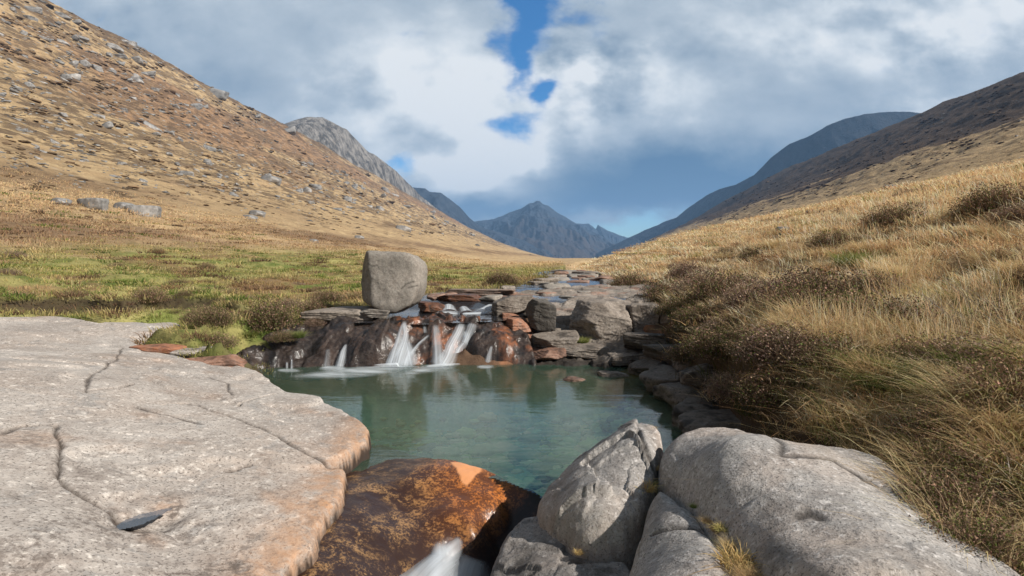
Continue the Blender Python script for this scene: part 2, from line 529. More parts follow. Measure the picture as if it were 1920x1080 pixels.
class TPS:
    def __init__(self, pts, lam=0.02):
        pts = np.asarray(pts, float)
        self.p = pts[:, :2]
        n = len(pts)
        K = self.k(self.p, self.p) + lam * np.eye(n)
        Q = np.hstack([np.ones((n, 1)), self.p])
        A = np.block([[K, Q], [Q.T, np.zeros((3, 3))]])
        self.w = np.linalg.solve(A, np.concatenate([pts[:, 2], np.zeros(3)]))

    @staticmethod
    def k(a, b):
        r2 = ((a[:, None, :] - b[None, :, :]) ** 2).sum(-1)
        return 0.5 * r2 * np.log(r2 + 1e-12)

    def __call__(self, q):
        out = np.empty(len(q))
        for i in range(0, len(q), 200000):
            s = q[i:i + 200000]
            out[i:i + 200000] = self.k(s, self.p) @ self.w[:-3] + self.w[-3] + s @ self.w[-2:]
        return out


class Relief:
    """a rock body given by its outline in plan and the heights of its top"""
    def __init__(self, outline, ctrl, edge=0.12, steep=6.0, skirt=0.16, lam=0.02, rough=0.05, amp=0.03, freq=1.5, wob=0.05, wobf=2.0, seed=0.0):
        self.o3 = np.asarray(outline, float)
        self.out = smooth_poly(self.o3[:, :2], 2)
        self.tps = TPS(list(self.o3) + list(ctrl), lam)
        self.edge, self.steep, self.skirt, self.amp, self.freq, self.wob, self.wobf, self.seed = edge, steep, skirt, amp, freq, wob, wobf, seed
        self.cracks = []
        self.lo, self.hi = self.out.min(0) - skirt - 0.1, self.out.max(0) + skirt + 0.1

    def onto(self, uv):
        """photo pixels to plan points on the top surface"""
        res = []
        for u, v in uv:
            z = 0.3
            for _ in range(25):
                y = F * (CAMZ - z) / (v - HOR)
                x = (u - 960) / F * y
                z = 0.5 * z + 0.5 * float(self.tps(np.array([[x, y]]))[0])
            res.append((x, y))
        return np.array(res)

    def sd(self, p):
        d = seg_dist(p, self.out)
        s = np.where(inside(p, self.out), d, -d)
        if self.wob:
            s = s + self.wob * fbm(p[:, 0] * self.wobf, p[:, 1] * self.wobf, 3.3 + self.seed, 4)
        return s

    def height(self, p, sd=None):
        if sd is None:
            sd = self.sd(p)
        z = self.tps(p) + self.amp * fbm(p[:, 0] * self.freq, p[:, 1] * self.freq, self.seed, 6, 0.5)
        R = self.edge
        t = np.clip(1 - sd / R, 0, 1)
        z = z - R * (1 - np.sqrt(np.clip(1 - t * t, 0, 1)))
        return z - self.steep * np.clip(-sd, 0, None)

    def build(self, name, mat, res, attrs_fn=None, extra=None):
        nx = int((self.hi[0] - self.lo[0]) / res) + 2
        ny = int((self.hi[1] - self.lo[1]) / res) + 2
        X, Y = np.meshgrid(self.lo[0] + np.arange(nx) * res, self.lo[1] + np.arange(ny) * res)
        p = np.stack([X.ravel(), Y.ravel()], 1)
        sd = self.sd(p)
        keep = sd > -self.skirt
        z = np.zeros(len(p))
        z[keep] = self.height(p[keep], sd[keep])
        crack = np.zeros(len(p))
        for pl, w, dep in self.cracks:
            q = p[keep]
            q = q + 0.045 * np.stack([fbm(q[:, 0] * 2.5, q[:, 1] * 2.5, 31.0, 4, 0.6), fbm(q[:, 0] * 2.5, q[:, 1] * 2.5, 37.0, 4, 0.6)], 1)
            d = seg_dist(q, pl, False) / (0.6 + 0.8 * sst(fbm(q[:, 0] * 3, q[:, 1] * 3, 1.0, 3), -0.4, 0.4))
            k = np.exp(-(np.clip(d, 0, None) / w) ** 2)
            z[keep] -= dep * k
            crack[keep] = np.maximum(crack[keep], k)
        if extra is not None:
            z[keep] += extra(p[keep], sd[keep], z[keep])
        fs = grid_faces(ny, nx)
        fs = fs[keep[fs].all(1)]
        v = np.stack([p[:, 0], p[:, 1], z], 1)
        at = dict(stain=np.zeros(len(p)), dark=0.85 * crack, wet=np.zeros(len(p)), mott=np.full(len(p), 0.25))
        if attrs_fn is not None:
            at.update(attrs_fn(p, z, sd, at))
        v, fs, at = compact(v, fs, at)
        return mesh(name, v, fs, mat, at)


def facet(x, y, f, seed=0, tilt=0.6):
    """broken rock: every cell of an irregular mosaic is a tilted plane"""
    X, Y = np.asarray(x) * f, np.asarray(y) * f
    ix, iy = np.floor(X).astype(int), np.floor(Y).astype(int)
    best = np.full(X.shape, 1e9)
    val = np.zeros(X.shape)
    for i in (-1, 0, 1):
        for j in (-1, 0, 1):
            h = _perm[_perm[(ix + i + seed * 13) & 255] + ((iy + j) & 255)]
            cx, cy = ix + i + 0.5 + 0.45 * _grad[h, 0], iy + j + 0.5 + 0.45 * _grad[h, 1]
            d = (X - cx) ** 2 + (Y - cy) ** 2
            k = _perm[h + 7]
            vv = _grad[k, 2] * 0.7 + tilt * ((X - cx) * _grad[k, 0] + (Y - cy) * _grad[k, 1])
            m_ = d < best
            best = np.where(m_, d, best)
            val = np.where(m_, vv, val)
    return val


def ico(sub):
    t = (1 + 5 ** 0.5) / 2
    v = np.array([(-1, t, 0), (1, t, 0), (-1, -t, 0), (1, -t, 0), (0, -1, t), (0, 1, t), (0, -1, -t), (0, 1, -t), (t, 0, -1), (t, 0, 1), (-t, 0, -1), (-t, 0, 1)], float)
    f = np.array([(0, 11, 5), (0, 5, 1), (0, 1, 7), (0, 7, 10), (0, 10, 11), (1, 5, 9), (5, 11, 4), (11, 10, 2), (10, 7, 6), (7, 1, 8), (3, 9, 4), (3, 4, 2), (3, 2, 6), (3, 6, 8), (3, 8, 9), (4, 9, 5), (2, 4, 11), (6, 2, 10), (8, 6, 7), (9, 8, 1)])
    v /= np.linalg.norm(v[0])
    for _ in range(sub):
        e = np.concatenate([f[:, [0, 1]], f[:, [1, 2]], f[:, [2, 0]]])
        e.sort(1)
        ue, inv = np.unique(e, axis=0, return_inverse=True)
        inv = inv.ravel()
        mid = v[ue].mean(1)
        mid /= np.linalg.norm(mid, axis=1)[:, None]
        n = len(v)
        v = np.vstack([v, mid])
        k = len(f)
        a, b, c = n + inv[:k], n + inv[k:2 * k], n + inv[2 * k:]
        f = np.concatenate([np.stack([f[:, 0], a, c], 1), np.stack([f[:, 1], b, a], 1), np.stack([f[:, 2], c, b], 1), np.stack([a, b, c], 1)])
    return v, f


ICO = {k: ico(k) for k in (2, 3, 4, 5, 6)}


def boulder(name, planes, size, loc, mat, sub=5, sharp=9.0, amp=0.04, freq=2.0, seed=0.0, rotz=0.0, fine=0.5, attrs_fn=None, strat=0.0):
    """facetted stone: smooth intersection of half spaces, then weathered with noise"""
    n, f = ICO[sub]
    pl = np.asarray(planes, float)
    nn = pl[:, :3] / np.linalg.norm(pl[:, :3], axis=1)[:, None]
    c = np.clip(n @ nn.T, 1e-3, None) / pl[:, 3]
    r = 1.0 / (c ** sharp).sum(1) ** (1 / sharp)
    v = n * r[:, None]
    s = v * freq + seed * 3.17
    dsp = amp * fbm(s[:, 0], s[:, 1], s[:, 2], 6, fine)
    v = v * (1 + dsp[:, None] / np.maximum(r, 0.3)[:, None])
    if strat:
        s2 = fbm(v[:, 0] * 0.8 + seed, v[:, 1] * 0.8, v[:, 2] * 4.0 + 0.9 * v[:, 0], 4, 0.6)
        s3 = facet(v[:, 0] + 0.7 * v[:, 2] + seed, v[:, 2] * 1.5 - 0.6 * v[:, 1], 2.2, int(seed), 0.5)
        v = v * (1 + strat * (0.8 * sst(s2, -0.05, 0.1) - 0.4 + 0.5 * s3))[:, None]
    v = v * np.asarray(size)
    at = dict(stain=np.zeros(len(v)), dark=np.zeros(len(v)), wet=np.zeros(len(v)), mott=np.full(len(v), 0.35))
    if attrs_fn is not None:
        at.update(attrs_fn(v))
    o = mesh(name, v, f, mat, at)
    o.location = loc
    o.rotation_euler[2] = rotz
    return o


def rand_planes(rs, k=12):
    a = rs.normal(size=(k, 3))
    a /= np.linalg.norm(a, axis=1)[:, None]
    base = np.array([(1, 0, 0, 1), (-1, 0, 0, 1), (0, 1, 0, 1), (0, -1, 0, 1), (0, 0, 1, 1), (0, 0, -1, 1)], float)
    return np.vstack([base, np.hstack([a, rs.uniform(0.78, 1.05, (k, 1))])])


# ------------------------------------------------------------------ near rocks: outlines in plan, taken from sight lines at a chosen height
# broad pale slab on the left
SL = Relief(
    [P(-420, 640, 0.95), P(-200, 600, 1.0), P(0, 597, 0.92), P(120, 595, 0.85), P(190, 612, 0.75), P(345, 601, 0.66), P(330, 622, 0.60), P(235, 640, 0.58),
     P(275, 655, 0.52), P(345, 672, 0.45), P(385, 684, 0.38), P(455, 688, 0.33), P(500, 706, 0.30), P(527, 738, 0.28),
     P(590, 742, 0.27), P(645, 772, 0.25), P(682, 785, 0.23), P(697, 818, 0.18), P(660, 848, 0.16), P(622, 868, 0.15), P(650, 886, 0.17),
     P(630, 945, 0.16), P(580, 1020, 0.14), P(525, 1090, 0.12), (-1.0, 2.3, 0.15), (-1.2, 1.6, 0.1), (-5.5, 1.6, 0.9)],
    [P(200, 800, 0.50), P(100, 700, 0.75), P(400, 760, 0.42), P(300, 900, 0.36), P(480, 860, 0.27), P(100, 1000, 0.50), P(350, 1040, 0.22), P(0, 850, 0.62), P(230, 985, 0.33),
     P(450, 960, 0.25), P(560, 930, 0.20)],
    edge=0.045, steep=7, skirt=0.2, lam=0.05, amp=0.045, freq=0.55, wob=0.10, wobf=2.4, seed=1.0)
for uv, w, d in [
    ([(100, 805), (112, 850), (112, 900), (130, 920), (170, 945), (215, 975)], 0.013, 0.035),
    ([(240, 757), (290, 762), (350, 755), (400, 775), (450, 790), (520, 825), (580, 860), (622, 880)], 0.013, 0.035),
    ([(442, 762), (475, 752), (515, 742)], 0.016, 0.05),
    ([(228, 655), (218, 675), (165, 712), (162, 738)], 0.016, 0.03),
    ([(390, 712), (425, 722), (432, 745)], 0.014, 0.03),
    ([(0, 820), (40, 806), (85, 804)], 0.022, 0.03),
    ([(170, 735), (215, 730), (250, 722)], 0.02, 0.03),
    ([(430, 882), (465, 872)], 0.03, 0.03),
    ([(255, 770), (330, 790), (380, 800)], 0.015, 0.02),
    ([(215, 975), (245, 990)], 0.03, 0.03)]:
    SL.cracks.append((SL.onto(uv), w, d))

# puddle hollow
pud_c = SL.onto([(205, 990), (240, 968), (335, 964), (300, 985), (262, 996)])


def slab_extra(p, sd, z):
    k = np.where(inside(p, smooth_poly(pud_c, 1)), 1.0, 0.0)
    d = seg_dist(p, pud_c)
    k = np.where(k > 0, 1, np.exp(-(d / 0.06) ** 2))
    # broad scour steps
    st = 0.035 * sst(fbm(p[:, 0] * 0.45, p[:, 1] * 0.9, 8.0, 4), -0.02, 0.06)
    ss = np.abs(fbm(p[:, 0] * 1.3 + 0.3 * p[:, 1], p[:, 1] * 2.6, 4.0, 5))
    return -0.03 * k + st - 0.010 * np.exp(-(ss / 0.04) ** 2) * sst(fbm(p[:, 0], p[:, 1], 3.0, 2), 0, 0.3)


def slab_attrs(p, z, sd, at):
    n = fbm(p[:, 0] * 1.1, p[:, 1] * 1.1, 2.0, 5)
    pe = SL.onto([(697, 800), (650, 886), (600, 980), (520, 1080)])
    de = seg_dist(p, pe, False)
    st = 0.75 * np.exp(-(de / 0.30) ** 2) + 0.5 * sst(n, 0.15, 0.5) * np.exp(-(de / 1.6) ** 2) + 0.25 * sst(n, 0.1, 0.5)
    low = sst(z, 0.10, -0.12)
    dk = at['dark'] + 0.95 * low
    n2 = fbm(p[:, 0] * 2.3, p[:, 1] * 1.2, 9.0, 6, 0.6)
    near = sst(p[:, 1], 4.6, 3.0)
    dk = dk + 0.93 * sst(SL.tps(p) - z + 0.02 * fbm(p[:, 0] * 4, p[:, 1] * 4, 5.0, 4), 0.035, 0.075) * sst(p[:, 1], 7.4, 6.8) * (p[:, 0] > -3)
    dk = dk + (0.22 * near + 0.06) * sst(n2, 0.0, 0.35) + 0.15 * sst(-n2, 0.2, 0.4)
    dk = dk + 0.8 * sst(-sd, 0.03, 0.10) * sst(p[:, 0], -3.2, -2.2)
    return dict(stain=np.clip(st, 0, 1), dark=np.clip(dk, 0, 0.97), wet=np.clip(low, 0, 1) * 0.15, mott=np.clip(0.12 + 0.75 * near * sst(n2, -0.3, 0.2) + 0.4 * sst(n, 0.0, 0.4), 0, 1))


# rounded granite in the right foreground: dome, ridge in front of it, wedge towards the pool, low corner block
DM = Relief(
    [P(1232, 880, 0.50), P(1236, 838, 0.58), P(1262, 806, 0.66), P(1310, 792, 0.70), P(1390, 795, 0.72), P(1450, 818, 0.72), P(1560, 832, 0.74), P(1690, 868, 0.74),
     (2.30, 2.95, 0.70), (2.15, 2.4, 0.70), (2.05, 1.5, 0.70), (1.2, 1.4, 0.72), P(1450, 1090, 0.70), P(1400, 1030, 0.66), P(1330, 975, 0.60), P(1285, 920, 0.54), P(1255, 900, 0.50)],
    [P(1330, 840, 0.80), P(1430, 880, 0.83), P(1540, 940, 0.82), P(1640, 990, 0.80), P(1500, 1050, 0.84), P(1640, 920, 0.78), P(1340, 890, 0.76)],
    edge=0.14, steep=7, skirt=0.2, lam=0.03, amp=0.055, freq=1.5, wob=0.03, wobf=3, seed=2.0)
dm_pud = DM.onto([(1478, 972), (1500, 963), (1545, 975), (1520, 988), (1490, 985)])
DM.cracks.append((DM.onto([(1420, 800), (1470, 850), (1560, 865), (1640, 905)]), 0.02, 0.012))
DM.cracks.append((DM.onto([(1498, 968), (1515, 962), (1532, 972)]), 0.025, 0.02))

LB = Relief(
    [P(1232, 905, 0.47), P(1262, 910, 0.50), P(1300, 950, 0.54), P(1352, 1005, 0.58), P(1390, 1090, 0.62), (0.80, 1.5, 0.6), (0.42, 1.5, 0.45),
     P(1165, 1090, 0.30), P(1182, 1040, 0.34), P(1205, 985, 0.38), P(1208, 935, 0.42)],
    [P(1245, 960, 0.52), P(1280, 1030, 0.60), P(1300, 1085, 0.64)],
    edge=0.12, steep=7, skirt=0.15, lam=0.01, amp=0.035, freq=2.0, wob=0.02, wobf=4, seed=3.0)
LB.cracks.append((LB.onto([(1225, 1000), (1260, 990), (1310, 985), (1345, 1000)]), 0.016, 0.02))

TR = Relief(
    [P(1214, 792, 0.62), P(1240, 800, 0.60), P(1238, 850, 0.50), P(1226, 885, 0.44), P(1208, 935, 0.38), P(1180, 985, 0.30), P(1150, 1022, 0.20), P(1110, 1020, 0.20),
     P(1070, 1018, 0.16), P(1018, 990, 0.10), P(1008, 950, 0.12), P(1030, 905, 0.20), P(1080, 862, 0.32), P(1140, 820, 0.46), P(1185, 795, 0.58)],
    [P(1120, 900, 0.42), P(1180, 860, 0.52), P(1060, 955, 0.30), P(1130, 960, 0.36), P(1205, 830, 0.60)],
    edge=0.05, steep=6, skirt=0.2, lam=0.004, amp=0.03, freq=2.2, wob=0.05, wobf=4, seed=4.0)
TR.cracks.append((TR.onto([(1196, 815), (1205, 845), (1222, 872)]), 0.018, 0.04))

CB = Relief(
    [P(962, 985, 0.02), P(1000, 958, 0.02), P(1040, 985, 0.05), P(1090, 1018, 0.10), P(1150, 1030, 0.12), P(1180, 1060, 0.15), P(1200, 1100, 0.2), (0.3, 1.7, 0.1), (-0.05, 2.0, -0.05), P(910, 1100, -0.1), P(930, 1030, -0.04)],
    [P(1050, 1050, 0.08), P(1000, 1020, 0.04)],
    edge=0.05, steep=6, skirt=0.25, lam=0.01, amp=0.04, freq=2.2, wob=0.04, wobf=4, seed=5.0)

# rock floor of the outlet under the pool lip (amber, washed by the outflow)
AM = Relief(
    [P(640, 905, 0.02), P(640, 870, -0.03), P(700, 826, -0.05), P(740, 836, -0.045), P(780, 852, -0.02), P(830, 858, 0.02), P(868, 866, 0.05), P(910, 876, 0.03), P(950, 892, 0.0), P(1000, 914, -0.02),
     P(1030, 930, -0.08), (0.45, 4.3, -0.25), (0.35, 3.3, -0.55), (0.2, 2.2, -0.9), (-1.2, 1.8, -0.3), (-2.0, 2.6, -0.05), (-2.0, 3.6, -0.05), (-2.0, 4.6, -0.05)],
    [P(655, 905, 0.04), P(700, 897, 0.03), P(745, 886, 0.03), P(790, 880, 0.04), P(830, 876, 0.05), P(660, 950, 0.03), P(630, 1010, 0.02), P(600, 1070, 0.0), (-1.2, 3.0, -0.05), (-1.0, 2.4, -0.15), P(760, 960, -0.10), P(850, 930, -0.05), P(875, 960, -0.10), P(885, 1010, -0.22), P(800, 1040, -0.24), P(700, 1040, -0.10),
     P(930, 915, -0.05), P(935, 960, -0.16), P(985, 925, -0.07), P(965, 970, -0.24), P(930, 1015, -0.34), P(880, 1075, -0.45)],
    edge=0.06, steep=1.6, skirt=0.6, lam=0.001, amp=0.03, freq=2.0, wob=0.02, wobf=3, seed=6.0)


def amber_attrs(p, z, sd, at):
    ridge = AM.onto([(872, 872), (885, 940), (960, 905)])
    d = seg_dist(p, ridge, False)
    st = np.exp(-(d / 0.36) ** 2)
    x0 = AM.onto([(872, 872)])[0]
    # pale dry wedge that points down from the lip
    t = (x0[1] - p[:, 1])
    w = 0.17 * (1 - t / 0.36)
    wed = sst(w - np.abs(p[:, 0] - x0[0] - 0.04 - 0.0 * t) + 0.02 * fbm(p[:, 0] * 12, p[:, 1] * 12, 0, 3), 0.0, 0.02) * (t > -0.05)
    gul = AM.onto([(1010, 925), (975, 975), (935, 1035), (900, 1110)])
    dg = seg_dist(p, gul, False)
    dk = np.exp(-(dg / 0.13) ** 2)  # shade in the gully painted as a dark line along its run
    return dict(stain=st, dark=np.clip(dk, 0, 0.95), wedge=wed * (1 - dk))


# stepped rock that carries the fall: three bodies side by side
CL = Relief(
    [P(395, 683, 0.30), P(470, 693, 0.02), P(520, 697, -0.05), P(640, 694, -0.05), P(740, 690, -0.05), (-2.05, 10.9, 0.66), (-2.1, 11.6, 0.70), (-3.3, 11.9, 0.72), (-4.4, 11.4, 0.70), (-5.0, 10.3, 0.55), (-5.3, 9.6, 0.42)],
    [D(560, 618, 11.0), D(640, 608, 11.0), D(720, 606, 11.0), D(450, 642, 10.3), D(560, 660, 10.35), D(660, 655, 10.35), D(730, 650, 10.3), D(500, 675, 10.0)],
    edge=0.10, steep=4, skirt=0.2, lam=0.003, amp=0.20, freq=1.6, wob=0.10, wobf=2, seed=7.0)
CM = Relief(
    [P(735, 690, -0.05), P(800, 689, -0.05), P(872, 684, -0.05), (-0.75, 10.9, 0.62), (-0.6, 11.8, 0.70), (-2.1, 11.9, 0.70), (-2.3, 10.9, 0.66)],
    [D(760, 610, 10.95), D(830, 612, 10.9), D(760, 655, 10.45), D(830, 660, 10.4), D(880, 650, 10.4)],
    edge=0.08, steep=4, skirt=0.2, lam=0.003, amp=0.17, freq=2.0, wob=0.08, wobf=2, seed=8.0)
CR = Relief(
    [P(865, 685, -0.05), P(930, 688, -0.05), P(985, 690, -0.05), P(1010, 672, 0.15), (0.35, 11.2, 0.50), (0.1, 11.8, 0.66), (-0.7, 11.9, 0.68), (-0.85, 11.1, 0.62)],
    [D(930, 620, 10.9), D(900, 650, 10.5), D(950, 650, 10.5), D(985, 650, 10.7)],
    edge=0.12, steep=4, skirt=0.2, lam=0.003, amp=0.14, freq=1.8, wob=0.08, wobf=2, seed=9.0)
# low layered shelf right of the fall
SH = Relief(
    [P(975, 690, -0.04), P(1050, 692, -0.04), P(1110, 690, -0.02), P(1150, 672, 0.18), P(1180, 655, 0.24), (2.9, 10.6, 0.30), (2.9, 12.0, 0.55), (1.0, 12.4, 0.62), (0.1, 12.2, 0.62), (0.0, 11.0, 0.40)],
    [D(1050, 655, 10.9), D(1120, 660, 10.8), D(1000, 655, 10.9)],
    edge=0.07, steep=5, skirt=0.2, lam=0.003, amp=0.12, freq=2.0, wob=0.12, wobf=2.2, seed=10.0)
# flat bedrock upstream
UP = Relief(
    [(-0.6, 13.2, 0.85), (0.4, 12.2, 0.74), (2.6, 12.2, 0.80), (3.9, 13.3, 0.95), (4.6, 15.5, 1.08), (5.0, 19.0, 1.18), (3.2, 19.5, 1.12), (1.6, 18.6, 1.10), (0.7, 16.6, 1.08), (-0.7, 15.0, 1.02)],
    [(1.5, 14, 1.0), (2.5, 16.5, 1.13)],
    edge=0.15, steep=4, skirt=0.3, lam=0.01, amp=0.14, freq=0.9, wob=0.2, wobf=1.2, seed=11.0)


def broken(amp, f, seed=0):
    def fn(p, sd, z):
        wx = p[:, 0] + 0.12 * fbm(p[:, 0] * 1.5, p[:, 1] * 1.5, 21.0, 3)
        wy = p[:, 1] + 0.12 * fbm(p[:, 0] * 1.5, p[:, 1] * 1.5, 22.0, 3)
        return amp * (facet(wx, wy, f, seed) + 0.35 * facet(wx, wy, f * 2.7, seed + 3)) + 0.25 * amp * fbm(p[:, 0] * 7, p[:, 1] * 7, seed, 4)
    return fn


def layered(amp, f=7.0):
    def fn(p, sd, z):
        s = z * f + 0.8 * fbm(p[:, 0] * 0.9, p[:, 1] * 0.9, 5.0, 4)
        st = (np.floor(s) + sst(s - np.floor(s), 0.35, 0.65) - s) / f
        return amp * st
    return fn


def casc_attrs(redx, redw, dark0=0.0):
    def fn(p, z, sd, at):
        n = fbm(p[:, 0] * 2.2, p[:, 1] * 2.2, 6.0, 5, 0.6)
        st = 0.85 * sst(n + 0.55 * np.exp(-((p[:, 0] - redx) / redw) ** 2) - 0.50, -0.12, 0.25)
        n2 = fbm(p[:, 0] * 3.0, p[:, 1] * 3.0, 3.0, 5, 0.6)
        return dict(stain=st, dark=np.clip(dark0 + 0.8 * sst(n2, 0.0, 0.3), 0, 0.9), wet=np.full(len(p), 0.45))
    return fn


# ------------------------------------------------------------------ terrain height
LT = np.array([(0, 0.85), (3, 0.80), (6, 0.80), (10, 0.97), (15, 1.45), (20, 2.1), (25, 2.95), (34, 4.75), (45, 7.3), (60, 11.4), (80, 17.8), (120, 34), (190, 72), (260, 117), (310, 156), (335, 166), (365, 162), (500, 110), (900, 20), (3000, 0)])
RT = np.array([(0, 0.85), (1.5, 0.55), (2.0, 0.66), (2.5, 0.82), (3, 1.05), (4, 1.35), (5, 1.66), (8, 2.65), (12, 3.85), (20, 5.6), (40, 10), (80, 21), (150, 47), (240, 84), (330, 133), (380, 156), (410, 160), (450, 154), (700, 100), (1200, 30), (3000, 0)])
BT = np.array([(-50, 0), (10, 0), (14, 0.1), (20, 0.30), (40, 0.55), (100, 1.2), (300, 2.6), (600, 4.6), (1200, 6.5), (2000, 5), (6000, 0)])
KL = np.array([(0, 1.0), (330, 1.0), (600, 0.945), (975, 0.84), (1360, 0.745), (2200, 0.5), (4000, 0.2)])
KR = np.array([(0, 1.0), (600, 1.0), (900, 1.0), (1118, 0.93), (1357, 0.74), (2200, 0.42), (3550, 0.15), (5000, 0.1)])
SHF = np.array([(-50, 0), (60, 0), (200, 12), (400, 28), (867, 60), (1357, 90), (3000, 130)])
XL = np.array([(-5, -6), (5, -5.0), (8, -4.2), (9.0, -4.3), (10.0, -4.4), (10.6, -4.2), (11.2, -3.9), (12, -3.5), (15, -2.35), (20, 0.6), (26, 2.0), (32, 2.8), (45, 3.7), (60, 5.6)])
XR = np.array([(-5, 2.2), (5, 2.1), (7, 2.40), (8, 2.40), (9, 2.60), (10, 3.0), (12, 3.3), (15, 4.4), (20, 4.9), (26, 4.7), (32, 4.3), (45, 4.7), (60, 6.0)])
BED = np.array([(-5, -1.0), (2, -1.0), (4.6, -0.9), (6.5, -1.15), (9.2, -0.9), (9.9, -0.35), (10.6, 0.30), (11.2, 0.60), (12, 0.66), (13, 0.70), (14.5, 0.95), (20, 1.04), (40, 1.34), (60, 1.7), (61, 9)])


def itp(T, x):
    return np.interp(x, T[:, 0], T[:, 1])


def hermite(T, x):
    """smooth interpolation through a table"""
    xs, ys = T[:, 0], T[:, 1]
    m = np.gradient(ys, xs)
    i = np.clip(np.searchsorted(xs, x) - 1, 0, len(xs) - 2)
    h = xs[i + 1] - xs[i]
    t = np.clip((x - xs[i]) / h, 0, 1)
    return ((1 + 2 * t) * (1 - t) ** 2) * ys[i] + t * (1 - t) ** 2 * h * m[i] + t * t * (3 - 2 * t) * ys[i + 1] + t * t * (t - 1) * h * m[i + 1]


SITS = [(SL, 0.22), (DM, 0.25), (LB, 0.25), (TR, 0.2), (CB, 0.2), (AM, 0.15), (CL, 0.12), (CM, 0.12), (CR, 0.12), (SH, 0.12), (UP, 0.12)]


def ground_h(x, y, sits=True):
    x = np.asarray(x, float)
    y = np.asarray(y, float)
    X = x - 0.1 * y
    A = np.abs(X)
    left = hermite(LT, A)
    # the valley floor widens up the glen
    AR = np.clip(A - itp(SHF, y) * np.exp(-(A / 220.0) ** 2), 0, None)
    right = hermite(RT, AR)
    kl, kr = itp(KL, y), itp(KR, y)
    z = np.where(X < 0, np.where(A > 25, 2.95 + (left - 2.95) * kl, left), np.where(AR > 20, 5.6 + (right - 5.6) * kr, right))
    z = z + itp(BT, y)
    r = np.hypot(x, y)
    hilly = sst(A, 25, 140)
    z = z + 0.26 * np.exp(-((X - 2.5) / 0.75) ** 2) * sst(y, 4.4, 6.0) * sst(y, 13, 11)
    z = z + 0.05 * fbm(x * 0.9, y * 0.9, 1.0, 4) * sst(r, 5, 12)
    z = z + sst(r, 9, 40) * 0.34 * fbm(x * 0.16, y * 0.16, 2.0, 4)
    z = z + sst(-X, 6, 14) * (1 - hilly) * 0.30 * fbm(x * 0.5, y * 0.5, 2.5, 4)
    rtus = sst(X, 2.6, 5.0)
    z = z + rtus * (0.36 * fbm(x * 0.9, y * 0.9, 5.0, 4) + 0.30 * fbm(x * 0.28, y * 0.28, 6.0, 3)) * (1 - hilly)
    z = z + hilly * (5.0 * fbm(x * 0.011, y * 0.007, 3.0, 5) + 2.0 * fbm(x * 0.09, y * 0.05, 4.0, 5, 0.6) - 2.2 * np.clip(fbm(x * 0.012 + 3, y * 0.03, 41.0, 4, ridged=True) - 0.35, 0, 1))
    z = z + hilly * sst(X, 60, 200) * 3.0 * fbm(x * 0.03 + y * 0.012, y * 0.006, 7.0, 4)
    # eroded peat edge behind the pale slab
    jj = (x < -4) & (x > -16) & (y > 8) & (y < 18)
    if jj.any():
        d_ = -SL.sd(np.stack([x[jj], y[jj]], 1)) + 0.5 * fbm(x[jj] * 0.8, y[jj] * 0.8, 51.0, 3)
        z[jj] += (-0.08 + 0.28 * sst(d_, 0.9, 1.1) * np.exp(-np.clip(d_ - 1.1, 0, None) / 3.0)) * sst(-x[jj], 5.0, 6.5) * sst(fbm(x[jj] * 0.5, y[jj] * 0.5, 53.0, 3), -0.15, 0.1)
    # stream channel and pool
    l, rr = itp(XL, y), itp(XR, y)
    wob = 0.35 * fbm(y * 0.35, x * 0.1, 9.0, 3) * sst(y, 11, 20)
    dd = np.minimum(x - l - wob, rr - wob - x)
    bed = itp(BED, y) + 0.06 * fbm(x * 2, y * 2, 4.0, 4)
    bed = bed + sst(dd, 1.6, 0.2) * np.where(y < 10, 0.5, 0.0)
    k = sst(dd, -0.55, 0.12) * (y < 37.5)
    z = z * (1 - k) + np.minimum(bed, z) * k
    if sits:
        near = (y < 21) & (np.abs(x) < 12)
        if near.any():
            idx = np.where(near.ravel())[0]
            zz = z.ravel().copy()
            p = np.stack([x.ravel()[idx], y.ravel()[idx]], 1)
            for R, dep in SITS:
                bb = ((p > R.lo) & (p < R.hi)).all(1)
                if not bb.any():
                    continue
                j = np.where(bb)[0]
                s = R.sd(p[j])
                t = R.tps(p[j])
                w = sst(s, -0.45, 0.02) if R in (SL, CL) else sst(s, -0.02, 0.10)
                cur = zz[idx[j]]
                zz[idx[j]] = cur * (1 - w) + np.minimum(cur, t - dep) * w
            z = zz.reshape(z.shape)
    return z


def lerp3(a, b, t):
    return a * (1 - t[:, None]) + np.asarray(b)[None, :] * t[:, None]


C_STRAW, C_STRAW2 = (0.375, 0.262, 0.145), (0.50, 0.37, 0.21)
C_BROWN, C_BRACK = (0.125, 0.080, 0.048), (0.27, 0.160, 0.090)
C_GREEN, C_GREEN2 = (0.125, 0.145, 0.038), (0.255, 0.230, 0.085)
C_PEAT, C_BED = (0.040, 0.026, 0.018), (0.16, 0.15, 0.10)


